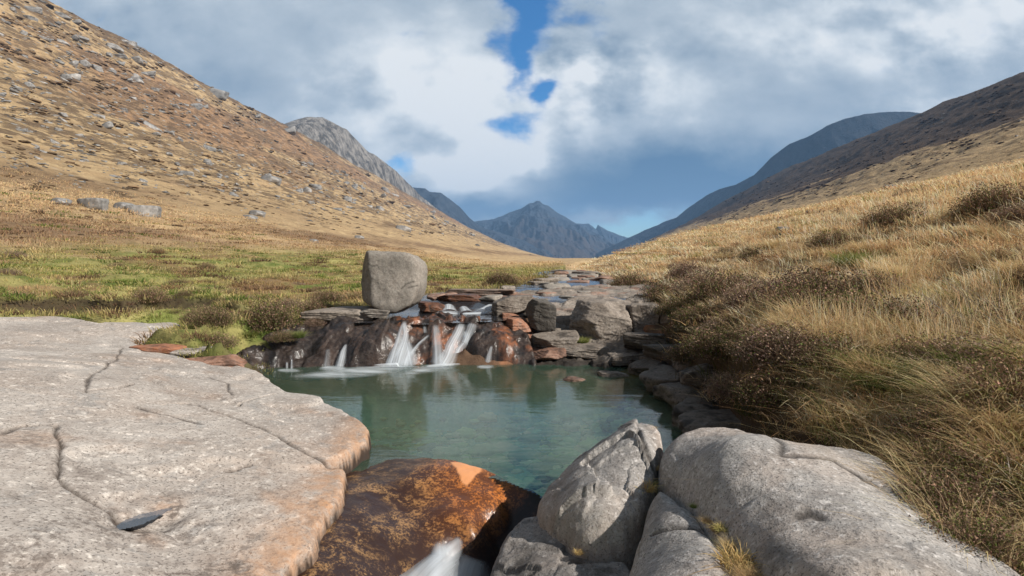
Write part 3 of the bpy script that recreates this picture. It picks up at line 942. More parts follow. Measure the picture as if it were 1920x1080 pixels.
def ground_col(x, y, z):
    X = x - 0.1 * y
    n1 = fbm(x * 0.05, y * 0.03, 11.0, 5, 0.6)
    n2 = fbm(x * 0.35, y * 0.35, 12.0, 5, 0.6)
    n3 = fbm(x * 0.012, y * 0.006, 13.0, 4, 0.6)
    nf = fbm(x * 0.9, y * 0.9, 19.0, 4, 0.6)
    c = np.tile(np.array(C_STRAW), (len(x), 1))
    c = lerp3(c, C_STRAW2, sst(n2, -0.1, 0.4) * 0.8)
    A = np.abs(X)
    L = X < 0
    # left hill
    up = sst(-X, 60, 300)
    str_ = fbm((z - 0.05 * y) * 0.09, y * 0.004, 14.0, 5, 0.6)
    c = lerp3(c, C_BRACK, np.where(L, sst(n3 + 0.35 * np.exp(-((-X - 215 - 0.03 * y) / 50) ** 2) * 1.5, 0.20, 0.45) * 0.85 * sst(-X, 40, 90), 0.0))
    c = lerp3(c, (0.20, 0.135, 0.080), np.where(L, sst(fbm(x * 0.022, y * 0.014, 71.0, 5, 0.6) + 0.3 * str_, 0.0, 0.22) * 0.65 * sst(-X, 40, 80), 0.0))
    c = lerp3(c, C_BROWN, np.where(L, sst(n1 * 0.8 + str_ * 0.5 + 0.55 * sst(-X, 240, 310), 0.22, 0.52) * 0.8 * sst(-X, 25, 45), 0.0))
    band = 1.2 * np.exp(-((-X - 29) / 8) ** 2) + 0.9 * np.exp(-((-X - 58) / 9) ** 2) * sst(y, 160, 60)
    c = lerp3(c, (0.16, 0.100, 0.060), np.where(L, np.clip(band, 0, 1) * sst(n2 * 0.7 + n1, -0.35, 0.15) * 0.85, 0.0))
    # meadow
    gm = np.where(L, sst(-X + 7 * n2, 25, 17) * sst(y, 70, 34), 0.0)
    gm = gm * sst(n2 + 0.9 * sst(-X, 28, 8), -0.2, 0.35)
    c = lerp3(c, C_GREEN2, gm * 0.95)
    c = lerp3(c, C_GREEN, gm * sst(nf + n2, -0.05, 0.30) * 0.95)
    c = lerp3(c, (0.075, 0.105, 0.022), gm * sst(fbm(x * 0.8, y * 0.6, 25.0, 4, 0.6), 0.08, 0.3) * 0.8)
    c = lerp3(c, (0.21, 0.130, 0.070), gm * sst(fbm(x * 0.30, y * 0.22, 21.0, 5, 0.6), -0.05, 0.22) * 0.88)
    # right hill
    hs = fbm((z - 0.10 * X) * 0.10, y * 0.004, 15.0, 5, 0.6)
    hd = fbm(x * 0.02 + y * 0.004, y * 0.006 + z * 0.02, 27.0, 5, 0.65)
    c = lerp3(c, (0.070, 0.045, 0.033), np.where(~L, sst(n1 * 0.6 + hs * 0.4 + hd * 0.9 + 0.95 * sst(X, 130, 270), 0.22, 0.42) * 0.93 * sst(X, 60, 130), 0.0))
    c = lerp3(c, C_BROWN, np.where(~L, sst(n1 + hs, 0.15, 0.5) * 0.6 * sst(X, 10, 40), 0.0))
    # bare bed and wet banks
    l, rr = itp(XL, y), itp(XR, y)
    dd = np.minimum(x - l, rr - x)
    inb = sst(dd, -0.45, -0.05) * (y < 37.5)
    c = lerp3(c, C_PEAT, sst(dd, -0.9, -0.35) * (y < 30) * np.where(x > 0, 0.9, 0.45))
    rock = fbm(x * 1.5, y * 1.5, 17.0, 5)
    bc = lerp3(np.tile(np.array((0.10, 0.062, 0.040)), (len(x), 1)), (0.34, 0.16, 0.085), sst(rock, 0.0, 0.4))
    LVt = np.array([(10.75, 0.70), (11.2, 0.745), (12.6, 0.765), (13.2, 0.83), (13.9, 0.99), (15, 1.03), (20, 1.10), (40, 1.39)])
    bc = lerp3(bc, (0.055, 0.040, 0.030), sst(z - itp(LVt, y), 0.03, 0.12))
    pool = (y < 10.2)
    bp_ = lerp3(np.tile(np.array((0.20, 0.40, 0.29)), (len(x), 1)), (0.60, 0.84, 0.46), sst(rock + 0.5 * fbm(x * 5, y * 5, 18.0, 3) + 0.5 * sst(y, 8.0, 5.5), 0.0, 0.6))
    shallow = sst(z, -0.75, -0.3)
    bp_ = lerp3(bp_, (0.24, 0.13, 0.045), shallow)
    bp_ = lerp3(bp_, (0.045, 0.033, 0.026), sst(z, -0.06, 0.03))
    bc = np.where(pool[:, None], bp_, bc)
    c = c * (1 - inb[:, None]) + bc * inb[:, None]
    if y.min() < 12:
        jj = np.where((x < -4) & (x > -16) & (y > 8) & (y < 18))[0]
        if len(jj):
            d_ = -SL.sd(np.stack([x[jj], y[jj]], 1)) + 0.5 * fbm(x[jj] * 0.8, y[jj] * 0.8, 51.0, 3)
            wp = np.exp(-((d_ - 1.0) / 0.22) ** 2) * (d_ > 0)
            c[jj] = lerp3(c[jj], (0.045, 0.030, 0.022), wp * 0.95 * sst(-x[jj], 5.0, 6.5) * sst(fbm(x[jj] * 0.5, y[jj] * 0.5, 53.0, 3), -0.15, 0.1))
    speck = np.clip(np.where(L, sst(-X, 45, 110) * sst(n1 + 0.45, -0.2, 0.4), sst(X, 80, 200) * 0.35), 0, 1)
    return c, sst(A, 22, 60), speck

# ------------------------------------------------------------------ ground sheet: polar grid round the camera, finer where it is near
az = np.concatenate([np.linspace(-180, -62, 50)[:-1], np.linspace(-62, 62, 1150), np.linspace(62, 180, 50)[1:]])
az = np.radians(az)
rr_ = np.concatenate([np.linspace(0.4, 3, 14)[:-1], np.exp(np.linspace(np.log(3), np.log(16), 190))[:-1], np.exp(np.linspace(np.log(16), np.log(1500), 520))[:-1], np.exp(np.linspace(np.log(1500), np.log(9000), 40))])
R_, A_ = np.meshgrid(rr_, az, indexing='ij')
gx, gy = (R_ * np.sin(A_)).ravel(), (R_ * np.cos(A_)).ravel()
gz = ground_h(gx, gy)
gc, ghill, gspeck = ground_col(gx, gy, gz)
gf = grid_faces(len(rr_), len(az))[:, ::-1]
ground = mesh('ground', np.stack([gx, gy, gz], 1), gf, M['ground'], dict(col=gc, hill=ghill, speck=gspeck))
tag(ground, kind='structure')


bpy.context.view_layer.update()


def hit(u, v, *_):
    """first ground point along photo sight lines"""
    out = []
    for uu, vv in zip(np.atleast_1d(u), np.atleast_1d(v)):
        d = Vector(((uu - 960) / F, 1.0, -(vv - HOR) / F)).normalized()
        ok, loc, nor, idx = ground.ray_cast(Vector((0, 0, CAMZ)) + d * 2.0, d)
        out.append(tuple(loc) if ok else (np.nan,) * 3)
    return np.array(out)


# ------------------------------------------------------------------ mountains beyond the valley
def mountain(name, crest, front, back, mat, amp, freq, seed, base_z=-10, p=1.25, nu=300, nt=110, label=None):
    cr = np.array([D(*c) for c in crest])
    s = np.linspace(0, 1, nu)
    L = np.concatenate([[0], np.cumsum(np.hypot(*(np.diff(cr[:, :2], axis=0).T)))])
    L /= L[-1]
    cx, cy, cz = (np.interp(s, L, cr[:, i]) for i in range(3))
    t = np.concatenate([np.linspace(-1, 0, nt // 3)[:-1], np.linspace(0, 1, nt)])
    T, CX = np.meshgrid(t, cx, indexing='ij')
    CY = np.broadcast_to(cy, T.shape)
    CZ = np.broadcast_to(cz, T.shape)
    off = np.where(T >= 0, -front * T, -back * T)
    fx = CX * (1 + 0.0 * T)
    fy = CY + off
    prof = (1 - np.abs(T)) ** p
    k = np.abs(T) * (1 - np.abs(T)) * 4
    rid = fbm(fx * freq, fy * freq * 0.45, seed, 6, 0.55, ridged=True)
    fine = fbm(fx * freq * 5, fy * freq * 3, seed + 3, 4, 0.6)
    z = base_z + (CZ - base_z) * prof + amp * (rid - 0.45) * np.clip(k + 0.0, 0, 1) + amp * 0.10 * fine * np.clip(k + 0.45, 0, 1)
    low = np.abs(T)
    return tag(mesh(name, np.stack([fx.ravel(), fy.ravel(), z.ravel()], 1), grid_faces(len(t), nu), mat, dict(low=low.ravel())), kind='structure')


mountain('rocky_hill', [(430, 330, 1000), (500, 248, 1010), (540, 229, 1020), (575, 219, 1040), (605, 220, 1060), (632, 234, 1080), (650, 243, 1100), (668, 262, 1130), (690, 284, 1160), (705, 292, 1180), (740, 318, 1250), (765, 343, 1330), (790, 368, 1420), (820, 392, 1520), (850, 416, 1650), (890, 445, 1850), (930, 470, 2100)],
         420, 500, M['mt_rocky'], 55, 0.011, 2.0, base_z=-5, p=1.1)
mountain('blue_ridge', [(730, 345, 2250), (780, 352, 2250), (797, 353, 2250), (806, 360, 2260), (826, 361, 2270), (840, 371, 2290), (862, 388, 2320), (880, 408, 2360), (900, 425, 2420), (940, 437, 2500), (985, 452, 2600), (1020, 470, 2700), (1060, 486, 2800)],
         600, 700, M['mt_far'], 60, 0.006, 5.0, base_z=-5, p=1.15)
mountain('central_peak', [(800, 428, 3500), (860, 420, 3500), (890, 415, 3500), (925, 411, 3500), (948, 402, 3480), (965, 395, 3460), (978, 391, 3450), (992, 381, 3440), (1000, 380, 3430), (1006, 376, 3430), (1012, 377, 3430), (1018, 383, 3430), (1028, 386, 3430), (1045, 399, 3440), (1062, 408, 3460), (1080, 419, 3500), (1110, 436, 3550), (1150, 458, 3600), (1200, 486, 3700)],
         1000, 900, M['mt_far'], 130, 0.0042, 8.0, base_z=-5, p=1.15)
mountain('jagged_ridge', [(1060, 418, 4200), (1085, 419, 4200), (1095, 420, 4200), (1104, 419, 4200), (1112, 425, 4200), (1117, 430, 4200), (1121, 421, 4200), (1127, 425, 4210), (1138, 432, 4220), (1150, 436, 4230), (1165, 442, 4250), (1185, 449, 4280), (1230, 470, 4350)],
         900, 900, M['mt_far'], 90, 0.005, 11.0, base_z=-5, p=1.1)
mountain('dark_ridge', [(1120, 476, 2600), (1160, 455, 2560), (1185, 443, 2540), (1210, 431, 2500), (1235, 421, 2450), (1250, 414, 2420), (1268, 408, 2380), (1290, 390, 2320), (1325, 366, 2230), (1350, 354, 2160), (1380, 346, 2080), (1410, 330, 2000), (1460, 310, 1900), (1560, 290, 1800)],
         650, 700, M['mt_dark'], 60, 0.006, 14.0, base_z=-5, p=1.15)
mountain('cloudy_hill', [(1370, 380, 1900), (1400, 342, 1850), (1420, 322, 1830), (1445, 296, 1800), (1480, 270, 1760), (1520, 254, 1720), (1550, 236, 1700), (1580, 224, 1680), (1620, 214, 1660), (1660, 210, 1650), (1700, 209, 1640), (1760, 215, 1630), (1850, 225, 1600)],
         420, 600, M['mt_dark'], 45, 0.008, 17.0, base_z=-5, p=1.1)

# ------------------------------------------------------------------ near rocks as objects
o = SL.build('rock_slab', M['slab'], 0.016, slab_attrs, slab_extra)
tag(o, 'broad pale pinkish granite slab filling the left foreground beside the pool', 'rock slab')
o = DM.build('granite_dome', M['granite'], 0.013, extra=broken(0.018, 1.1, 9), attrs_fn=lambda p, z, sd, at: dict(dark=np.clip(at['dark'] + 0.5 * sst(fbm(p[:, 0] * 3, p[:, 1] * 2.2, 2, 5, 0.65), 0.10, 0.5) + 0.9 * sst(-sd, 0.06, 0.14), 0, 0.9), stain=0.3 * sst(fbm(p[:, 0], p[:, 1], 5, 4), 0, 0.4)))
tag(o, 'large rounded grey speckled granite dome in the right foreground', 'boulder')
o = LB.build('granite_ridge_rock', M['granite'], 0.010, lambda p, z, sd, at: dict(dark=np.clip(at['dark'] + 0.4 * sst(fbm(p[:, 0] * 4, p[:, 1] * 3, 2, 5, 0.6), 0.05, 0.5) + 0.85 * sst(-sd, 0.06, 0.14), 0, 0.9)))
tag(o, 'grey rounded granite ridge in front of the dome, split off by a grassy crack', 'boulder')
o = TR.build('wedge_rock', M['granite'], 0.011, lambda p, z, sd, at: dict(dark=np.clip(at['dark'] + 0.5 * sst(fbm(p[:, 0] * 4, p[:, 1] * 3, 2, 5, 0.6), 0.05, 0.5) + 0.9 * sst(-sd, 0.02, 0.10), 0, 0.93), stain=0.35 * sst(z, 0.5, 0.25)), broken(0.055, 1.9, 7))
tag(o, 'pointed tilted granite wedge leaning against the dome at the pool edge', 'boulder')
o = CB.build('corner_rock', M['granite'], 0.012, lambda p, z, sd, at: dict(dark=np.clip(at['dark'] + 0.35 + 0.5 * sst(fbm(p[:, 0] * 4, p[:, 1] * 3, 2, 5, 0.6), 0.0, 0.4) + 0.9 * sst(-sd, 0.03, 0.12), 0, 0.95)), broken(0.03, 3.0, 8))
tag(o, 'low dark-spotted rock below the pointed wedge, beside the dark gully', 'boulder')
o = AM.build('amber_rock', M['amber'], 0.014, amber_attrs)
tag(o, 'amber and brown wet rock washed by the outflow with a pale orange triangle', 'rock slab')
AMB = o

FALLS = []
o = CL.build('cascade_rock', M['wetrock'], 0.022, casc_attrs(-2.3, 0.4), broken(0.085, 2.4, 1))
tag(o, 'dark wet rock face left of the waterfall, sloping down to the slab', 'rock')
FALLS.append(o)
o = CM.build('cascade_rock', M['wetrock'], 0.022, casc_attrs(-1.5, 1.0), broken(0.085, 3.2, 2))
tag(o, 'orange streaked wet rock behind the white falls', 'rock')
FALLS.append(o)
o = CR.build('cascade_rock', M['wetrock'], 0.020, casc_attrs(-0.1, 0.45), broken(0.06, 3.2, 3))
tag(o, 'reddish rounded wet rock just right of the white falls', 'rock')
FALLS.append(o)
o = SH.build('rock_shelf', M['ledge'], 0.024, lambda p, z, sd, at: dict(stain=sst(p[:, 0] + 0.4 * fbm(p[:, 0] * 2, p[:, 1] * 2, 1, 4), 1.0, 0.2), dark=np.clip(0.15 + 0.5 * sst(fbm(p[:, 0] * 3, p[:, 1] * 3, 2, 5, 0.6), 0.0, 0.3) + sst(z, 0.18, 0.02), 0, 0.95)), broken(0.07, 2.4, 4))
tag(o, 'low layered rock shelf at the water line under the square blocks', 'rock shelf')
o = UP.build('rock_shelf', M['ledge'], 0.035, lambda p, z, sd, at: dict(stain=0.8 * sst(fbm(p[:, 0] * 0.8, p[:, 1] * 0.8, 1, 4), 0.05, 0.35), dark=0.35 * sst(fbm(p[:, 0] * 2, p[:, 1] * 2, 2, 5), 0.0, 0.4)), broken(0.05, 1.3, 5))
tag(o, 'flat smooth bedrock shelf upstream of the square blocks', 'rock shelf')

# the big boulder on the stream bank
BP = [(0.04, 0.05, 1, 0.57), (1, -0.1, 0.06, 0.63), (0.62, 0, 0.78, 0.69), (0.9, -0.1, -0.42, 0.61), (0.45, 0, -0.9, 0.58), (0.0, 0, -1, 0.575), (-0.45, -0.1, -0.9, 0.575), (-0.9, -0.25, -0.12, 0.60),
      (-1, -0.30, 0.16, 0.60), (-0.70, 0, 0.70, 0.80), (0.10, -1, 0.10, 0.50), (-0.85, -0.62, -0.05, 0.585), (0, 1, 0, 0.6), (0.7, 0.7, 0, 0.7), (-0.7, 0.7, 0, 0.7), (0.55, -0.8, 0.1, 0.62), (0.1, -0.6, 0.8, 0.68)]


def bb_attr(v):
    # two old cracks on the face and shade painted into the left end
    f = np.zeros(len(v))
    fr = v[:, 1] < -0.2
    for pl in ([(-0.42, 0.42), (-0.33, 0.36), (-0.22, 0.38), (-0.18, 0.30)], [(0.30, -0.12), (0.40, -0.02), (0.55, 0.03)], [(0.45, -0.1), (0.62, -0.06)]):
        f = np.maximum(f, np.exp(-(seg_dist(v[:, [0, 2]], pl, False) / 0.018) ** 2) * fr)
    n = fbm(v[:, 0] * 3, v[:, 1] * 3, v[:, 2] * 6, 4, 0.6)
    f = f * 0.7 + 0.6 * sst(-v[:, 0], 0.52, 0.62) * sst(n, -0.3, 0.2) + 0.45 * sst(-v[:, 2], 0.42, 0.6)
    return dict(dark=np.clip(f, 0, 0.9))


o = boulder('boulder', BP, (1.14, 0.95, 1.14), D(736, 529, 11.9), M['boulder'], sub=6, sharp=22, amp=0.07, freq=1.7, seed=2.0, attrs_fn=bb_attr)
tag(o, 'big rounded square grey boulder standing on the left bank above the falls', 'boulder')

rs = np.random.RandomState(3)


def block(name, u, v, y, sx, sy, sz, mat, rot, label, cat='rock', seed=1, sub=5, k=8, sharp=40, amp=0.05, stain=0.0, dark=0.0):
    r = np.random.RandomState(seed)
    pl = rand_planes(r, k)
    o = boulder(name, pl, (sx, sy, sz), D(u, v, y), mat, sub=sub, sharp=sharp, amp=amp, freq=1.8, seed=seed, rotz=rot, strat=0.035,
                attrs_fn=lambda q: dict(stain=np.full(len(q), stain), dark=np.clip(dark + 0.6 * sst(fbm(q[:, 0] * 3, q[:, 1] * 3, q[:, 2] * 7, 5, 0.6), 0.05, 0.35), 0, 0.9)))
    tag(o, label, cat)
    return o


block('dark_block', 1012, 588, 11.6, 0.27, 0.30, 0.36, M['boulder'], 0.3, 'upright black block at the left end of the square blocks', seed=5, dark=0.75)
block('rock_block', 1122, 604, 11.7, 0.62, 0.45, 0.46, M['ledge'], 0.12, 'widest square grey block, in the middle of the outcrop below the upper stream', seed=8)
block('rock_block', 1200, 606, 12.0, 0.36, 0.45, 0.44, M['ledge'], -0.1, 'upright cracked block at the right end of the outcrop', seed=9)
block('low_rock', 960, 573, 12.6, 0.46, 0.45, 0.24, M['ledge'], 0.2, 'flat topped dark block beside the small upper fall', seed=10, dark=0.3)
block('low_rock', 1040, 638, 11.1, 0.48, 0.35, 0.20, M['ledge'], 0.1, 'low cracked rock below the upright black block', seed=11, dark=0.2)
block('orange_rock', 970, 610, 11.5, 0.26, 0.26, 0.17, M['redrock'], 0.5, 'small bright orange rock beside the black block', seed=12, stain=0.7)
block('orange_rock', 958, 597, 12.0, 0.20, 0.20, 0.12, M['redrock'], 0.1, 'orange stone wedged under the flat topped dark block', seed=13, stain=0.7)
block('mossy_rock', 1262, 612, 11.6, 0.30, 0.35, 0.26, M['ledge'], 0.3, 'small mossy rock right of the cracked block', seed=14)
block('flat_stone', 703, 586, 11.5, 0.36, 0.25, 0.09, M['boulder'], 0.0, 'flat pale stone under the left foot of the big boulder', seed=15)
block('low_rock', 1090, 660, 10.7, 0.5, 0.3, 0.13, M['ledge'], 0.1, 'long low cracked rock under the widest block', seed=31, dark=0.1)
block('low_rock', 1175, 668, 10.4, 0.4, 0.3, 0.12, M['ledge'], 0.2, 'low broken rock at the water line below the cracked block', seed=32, dark=0.3)
block('low_rock', 1030, 665, 10.6, 0.32, 0.25, 0.12, M['redrock'], 0.2, 'reddish broken rock at the water line below the black block', seed=33, dark=0.2, stain=0.3)
block('bank_rock', 1230, 690, 9.3, 0.40, 0.3, 0.14, M['ledge'], 0.2, 'dark rock half in the water at the corner of the right bank', seed=34, dark=0.6)
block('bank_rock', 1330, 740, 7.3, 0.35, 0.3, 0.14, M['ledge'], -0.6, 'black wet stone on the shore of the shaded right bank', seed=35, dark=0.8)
for k_, (y_, dx_, s_) in enumerate([(6.0, 0.05, 0.30), (6.6, -0.02, 0.24), (7.1, 0.10, 0.36), (7.7, 0.0, 0.26), (8.3, 0.08, 0.40), (8.9, 0.0, 0.30), (9.5, 0.05, 0.36), (7.4, 0.35, 0.30), (8.6, 0.38, 0.34), (9.3, 0.4, 0.34)]):
    x_ = float(itp(XR, y_)) + dx_
    o = boulder('bank_rock', rand_planes(np.random.RandomState(70 + k_), 9), (s_ * 1.3, s_, s_ * 0.6), (x_, y_, 0.08 + (0.3 if dx_ > 0.3 else 0)), M['ledge'], sub=4, sharp=30, amp=0.07, seed=k_ + 3, rotz=k_ * 0.9, strat=0.04,
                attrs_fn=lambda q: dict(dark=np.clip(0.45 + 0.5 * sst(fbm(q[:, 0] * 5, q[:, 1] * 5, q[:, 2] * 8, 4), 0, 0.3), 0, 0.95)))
    tag(o, 'broken dark rock along the shaded waterline of the right bank', 'rock', 'dark rocks along the right waterline')
block('bank_rock', 1290, 672, 9.3, 0.75, 0.45, 0.22, M['ledge'], -0.5, 'long dark rock lying in the shade of the right bank', seed=16, dark=0.6)
block('bank_rock', 1385, 700, 7.6, 0.42, 0.35, 0.30, M['ledge'], -0.4, 'dark grey stone under the heather of the right bank', seed=17, dark=0.45)
block('bank_rock', 1215, 640, 10.4, 0.45, 0.30, 0.16, M['ledge'], -0.3, 'low dark rock at the foot of the cracked block', seed=18, dark=0.5)
block('bank_stone', 1150, 703, 9.35, 0.24, 0.16, 0.05, M['ledge'], 0.2, 'small flat stone at the far edge of the pool', seed=19)
block('bank_stone', 1075, 712, 9.0, 0.2, 0.14, 0.035, M['redrock'], 0.4, 'low brown stone just breaking the water of the far shore', seed=20, dark=0.4)
block('ledge_rock', 640, 588, 11.7, 0.75, 0.45, 0.13, M['ledge'], 0.1, 'flat brown ledge between the heather and the big boulder', seed=21)
block('stream_rock', 810, 577, 12.9, 0.30, 0.3, 0.14, M['wetrock'], 0.3, 'wet brown rock touching the right foot of the big boulder', seed=22, stain=0.4)
block('stream_rock', 865, 562, 14.2, 0.75, 0.45, 0.15, M['wetrock'], 0.1, 'brown rock step behind the small upper fall', seed=23, stain=0.35)
block('stream_rock', 905, 548, 15.6, 0.95, 0.5, 0.10, M['ledge'], -0.1, 'flat brown rock upstream of the small fall', seed=24, stain=0.25)
block('shore_stone', 300, 655, 8.9, 0.42, 0.2, 0.07, M['redrock'], 0.05, 'orange gravelly stone at the back edge of the pale slab', seed=25, stain=0.9)
block('shore_stone', 372, 660, 8.9, 0.36, 0.2, 0.07, M['slab'], 0.05, 'white flat stone at the back edge of the pale slab', seed=26)
block('shore_stone', 405, 678, 8.6, 0.45, 0.22, 0.10, M['redrock'], 0.3, 'cracked pinkish stone between the pale slab and the wet rock face', seed=27, stain=0.3)

# stones along the upper stream
rs = np.random.RandomState(11)
sp_labels = 'small grey stone in the bed of the upper stream'
for i in range(64):
    y = math.exp(rs.uniform(math.log(14), math.log(36)))
    l, r = np.interp(y, XL[:, 0], XL[:, 1]), np.interp(y, XR[:, 0], XR[:, 1])
    t = rs.uniform(0, 1)
    x = l + (r - l) * (t if i % 3 else rs.choice([0.02, 0.98]))
    s = rs.uniform(0.10, 0.30) * (0.7 + 0.03 * y)
    z = float(ground_h(np.array([x]), np.array([y]))[0])
    o = boulder('stream_stone', rand_planes(rs, 8), (s * 1.7, s, s * 0.38), (x, y, max(z, 0.98 + 0.015 * (y - 14)) + 0.02), [M['ledge'], M['redrock'], M['boulder']][i % 3], sub=3, sharp=12, amp=0.08, seed=i, rotz=rs.uniform(0, 3))
    tag(o, sp_labels, 'stone', 'stones in the upper stream bed')

# ------------------------------------------------------------------ boulders on the hillsides
protos = []
for i in range(7):
    q = np.random.RandomState(40 + i)
    o = boulder('hillside_boulder', rand_planes(q, 9), (1.0, 0.75, 0.5), (0, 0, 0), M['hillrock'], sub=3, sharp=14, amp=0.10, seed=i)
    protos.append(o)
rs = np.random.RandomState(21)
cand = []
U = rs.uniform(0, 960, 9000)
V = rs.uniform(0, 480, 9000)
crest_l = lambda u: np.interp(u, [0, 95, 300, 420, 540, 640, 740, 830, 900, 980, 1040], [-60, 0, 100, 165, 240, 300, 352, 402, 442, 470, 483])
m_ = (V > crest_l(U) + 6) & (V < 300 + 0.16 * U)
U, V = U[m_], V[m_]
clus = fbm(U * 0.009, V * 0.016, 2.0, 4, 0.6)
m_ = clus + rs.uniform(-0.35, 0.35, len(U)) > 0.12
U, V = U[m_][:240], V[m_][:240]
H = hit(U, V, 25, 1500, 420)
szs = rs.gamma(2.0, 1.0, len(U)) * 3.6 + 4.5
n_used = 0


def place_rock(p, px, group, label, rs):
    global n_used
    src = protos[n_used % 7]
    o = src if n_used < 7 else src.copy()
    if n_used >= 7:
        COL.objects.link(o)
    n_used += 1
    s = px / F * p[1] * 0.5
    o.scale = (s * rs.uniform(0.8, 1.4), s * rs.uniform(0.8, 1.3), s * rs.uniform(0.7, 1.2))
    o.location = (p[0], p[1], p[2] - 0.05 * s)
    o.rotation_euler = (rs.uniform(-0.3, 0.3), rs.uniform(-0.1, 0.5), rs.uniform(0, 6.28))
    tag(o, label, 'boulder', group)
    return o


for p, s in zip(H, szs):
    if not np.isnan(p[0]):
        place_rock(p, s, 'boulders strewn over the left hillside', 'grey boulder half sunk in the dry grass of the left hillside', rs)
U = rs.uniform(1180, 1915, 900)
V = rs.uniform(150, 470, 900)
rl = 487 - 0.41 * (U - 1060)
m_ = (V > rl + 12) & (V < rl + 150 + 0.05 * (U - 1000))
U, V = U[m_][:46], V[m_][:46]
H = hit(U, V, 30, 1500, 420)
for p, s in zip(H, rs.gamma(2.0, 1.0, len(U)) * 1.6 + 1.5):
    if not np.isnan(p[0]):
        place_rock(p, s, 'boulders on the right hillside', 'small dark boulder in the heather of the right hillside', rs)
for u, v, px, lab in [(270, 398, 50, 'largest pale boulder at the foot of the left hill, rounded and grey'), (232, 386, 36, 'flat pale boulder touching the left side of the largest hillfoot boulder'),
                      (176, 384, 48, 'low pale boulder between the two other hillfoot stones'), (113, 377, 34, 'leftmost pale flat boulder at the foot of the left hill'),
                      (468, 406, 26, 'pale flat stone on the slope right of the hillfoot boulders, lower of a pair'), (482, 398, 28, 'grey stone on the slope right of the hillfoot boulders, upper of a pair'),
                      (508, 335, 34, 'rounded grey boulder halfway up the left slope above the paired stones'), (589, 448, 16, 'small white stone in the brown heather left of the big boulder'),
                      (674, 441, 16, 'small white stone in dry grass above the big boulder'), (757, 426, 26, 'grey boulder on the grass slope right above the big boulder'),
                      (1477, 431, 34, 'pale boulder lying in the dry grass of the right slope'), (1432, 470, 22, 'small grey stone in the dry grass below the pale right slope boulder'),
                      (1672, 348, 22, 'dark boulder standing alone high on the right slope'), (1518, 394, 14, 'small dark stone in grass above the pale right slope boulder')]:
    p = hit([u], [v + 6], 10, 600, 900)[0]
    o = place_rock(p, px, None, lab, rs)
    o.rotation_euler = (0, 0, rs.uniform(-0.3, 0.3))
    o.scale = (px / F * p[1] * 0.55, px / F * p[1] * 0.4, px / F * p[1] * 0.62)
    o.data = protos[2 if px < 40 else 4].data
    o.location[2] += 0.08 * px / F * p[1]


def lumps(name, n, u0, u1, v0f, v1f, size, mat, colr, seed, flat, cfreq=0.012, thr=0.1):
    """thousands of small hillside lumps merged into one uncountable mass"""
    q = np.random.RandomState(seed)
    U = q.uniform(u0, u1, n * 6)
    V = q.uniform(0, 490, n * 6)
    m_ = (V > v0f(U)) & (V < v1f(U)) & (fbm(U * cfreq, V * cfreq * 2.2, seed, 4, 0.65) + q.uniform(-0.25, 0.25, len(U)) > thr)
    U, V = U[m_][:n], V[m_][:n]
    H = hit(U, V)
    H = H[~np.isnan(H[:, 0])]
    bv, bf = ICO[2] if False else ico(1)
    N = len(H)
    px = q.gamma(2.0, 1.0, N) * size + size
    s = px / F * np.hypot(H[:, 0], H[:, 1]) * 0.5
    dims = np.stack([s * q.uniform(0.8, 1.5, N), s * q.uniform(0.8, 1.5, N), s * flat * q.uniform(0.6, 1.2, N)], 1)
    jit = 1 + q.normal(0, 0.22, (N, len(bv), 1))
    v = bv[None] * jit * dims[:, None, :]
    th = q.uniform(0, 6.28, N)
    c, s_ = np.cos(th)[:, None], np.sin(th)[:, None]
    v = np.stack([v[..., 0] * c - v[..., 1] * s_, v[..., 0] * s_ + v[..., 1] * c, v[..., 2]], -1) + H[:, None, :]
    f = (bf[None] + (np.arange(N) * len(bv))[:, None, None]).reshape(-1, 3)
    cc = np.repeat(np.clip(np.array(colr)[q.randint(0, len(colr), N)] * np.exp(q.normal(0, 0.2, (N, 1))), 0, 0.8), len(bv), 0)
    o = mesh(name, v.reshape(-1, 3), f, mat, dict(col=cc), smooth=True)
    return tag(o, kind='stuff')


lumps('hillside_rubble', 1900, 0, 1000, lambda u: crest_l(u) + 4, lambda u: 330 + 0.15 * u, 1.1, M['twig'], [(0.30, 0.29, 0.275), (0.22, 0.21, 0.20), (0.14, 0.13, 0.12)], 51, 0.55, thr=0.14)
lumps('hillside_undergrowth', 2300, 0, 1000, lambda u: crest_l(u) + 2, lambda u: 440 + 0.0 * u, 1.7, M['twig'], [(0.13, 0.088, 0.055), (0.18, 0.12, 0.07), (0.09, 0.065, 0.042)], 52, 0.40, thr=0.20)
lumps('heather_undergrowth', 2600, 1150, 1920, lambda u: 487 - 0.41 * (u - 1060) + 2, lambda u: 480 - 0.22 * (u - 1060), 1.1, M['twig'], [(0.055, 0.036, 0.030), (0.08, 0.055, 0.04), (0.15, 0.10, 0.06)], 53, 0.35, thr=0.16)

# ------------------------------------------------------------------ water
def poly_sheet(name, pts, z, mat, res=0.12):
    """flat sheet inside an outline"""
    out = smooth_poly(np.asarray(pts, float)[:, :2], 1)
    lo, hi = out.min(0), out.max(0)
    nx, ny = int((hi[0] - lo[0]) / res) + 2, int((hi[1] - lo[1]) / res) + 2
    X, Y = np.meshgrid(lo[0] + np.arange(nx) * res, lo[1] + np.arange(ny) * res)
    p = np.stack([X.ravel(), Y.ravel()], 1)
    k = inside(p, out)
    f = grid_faces(ny, nx)
    f = f[k[f].all(1)]
    zz = z(p[:, 0], p[:, 1]) if callable(z) else np.full(len(p), z)
    v, f, _ = compact(np.stack([p[:, 0], p[:, 1], zz], 1), f, {})
    return mesh(name, v, f, mat)


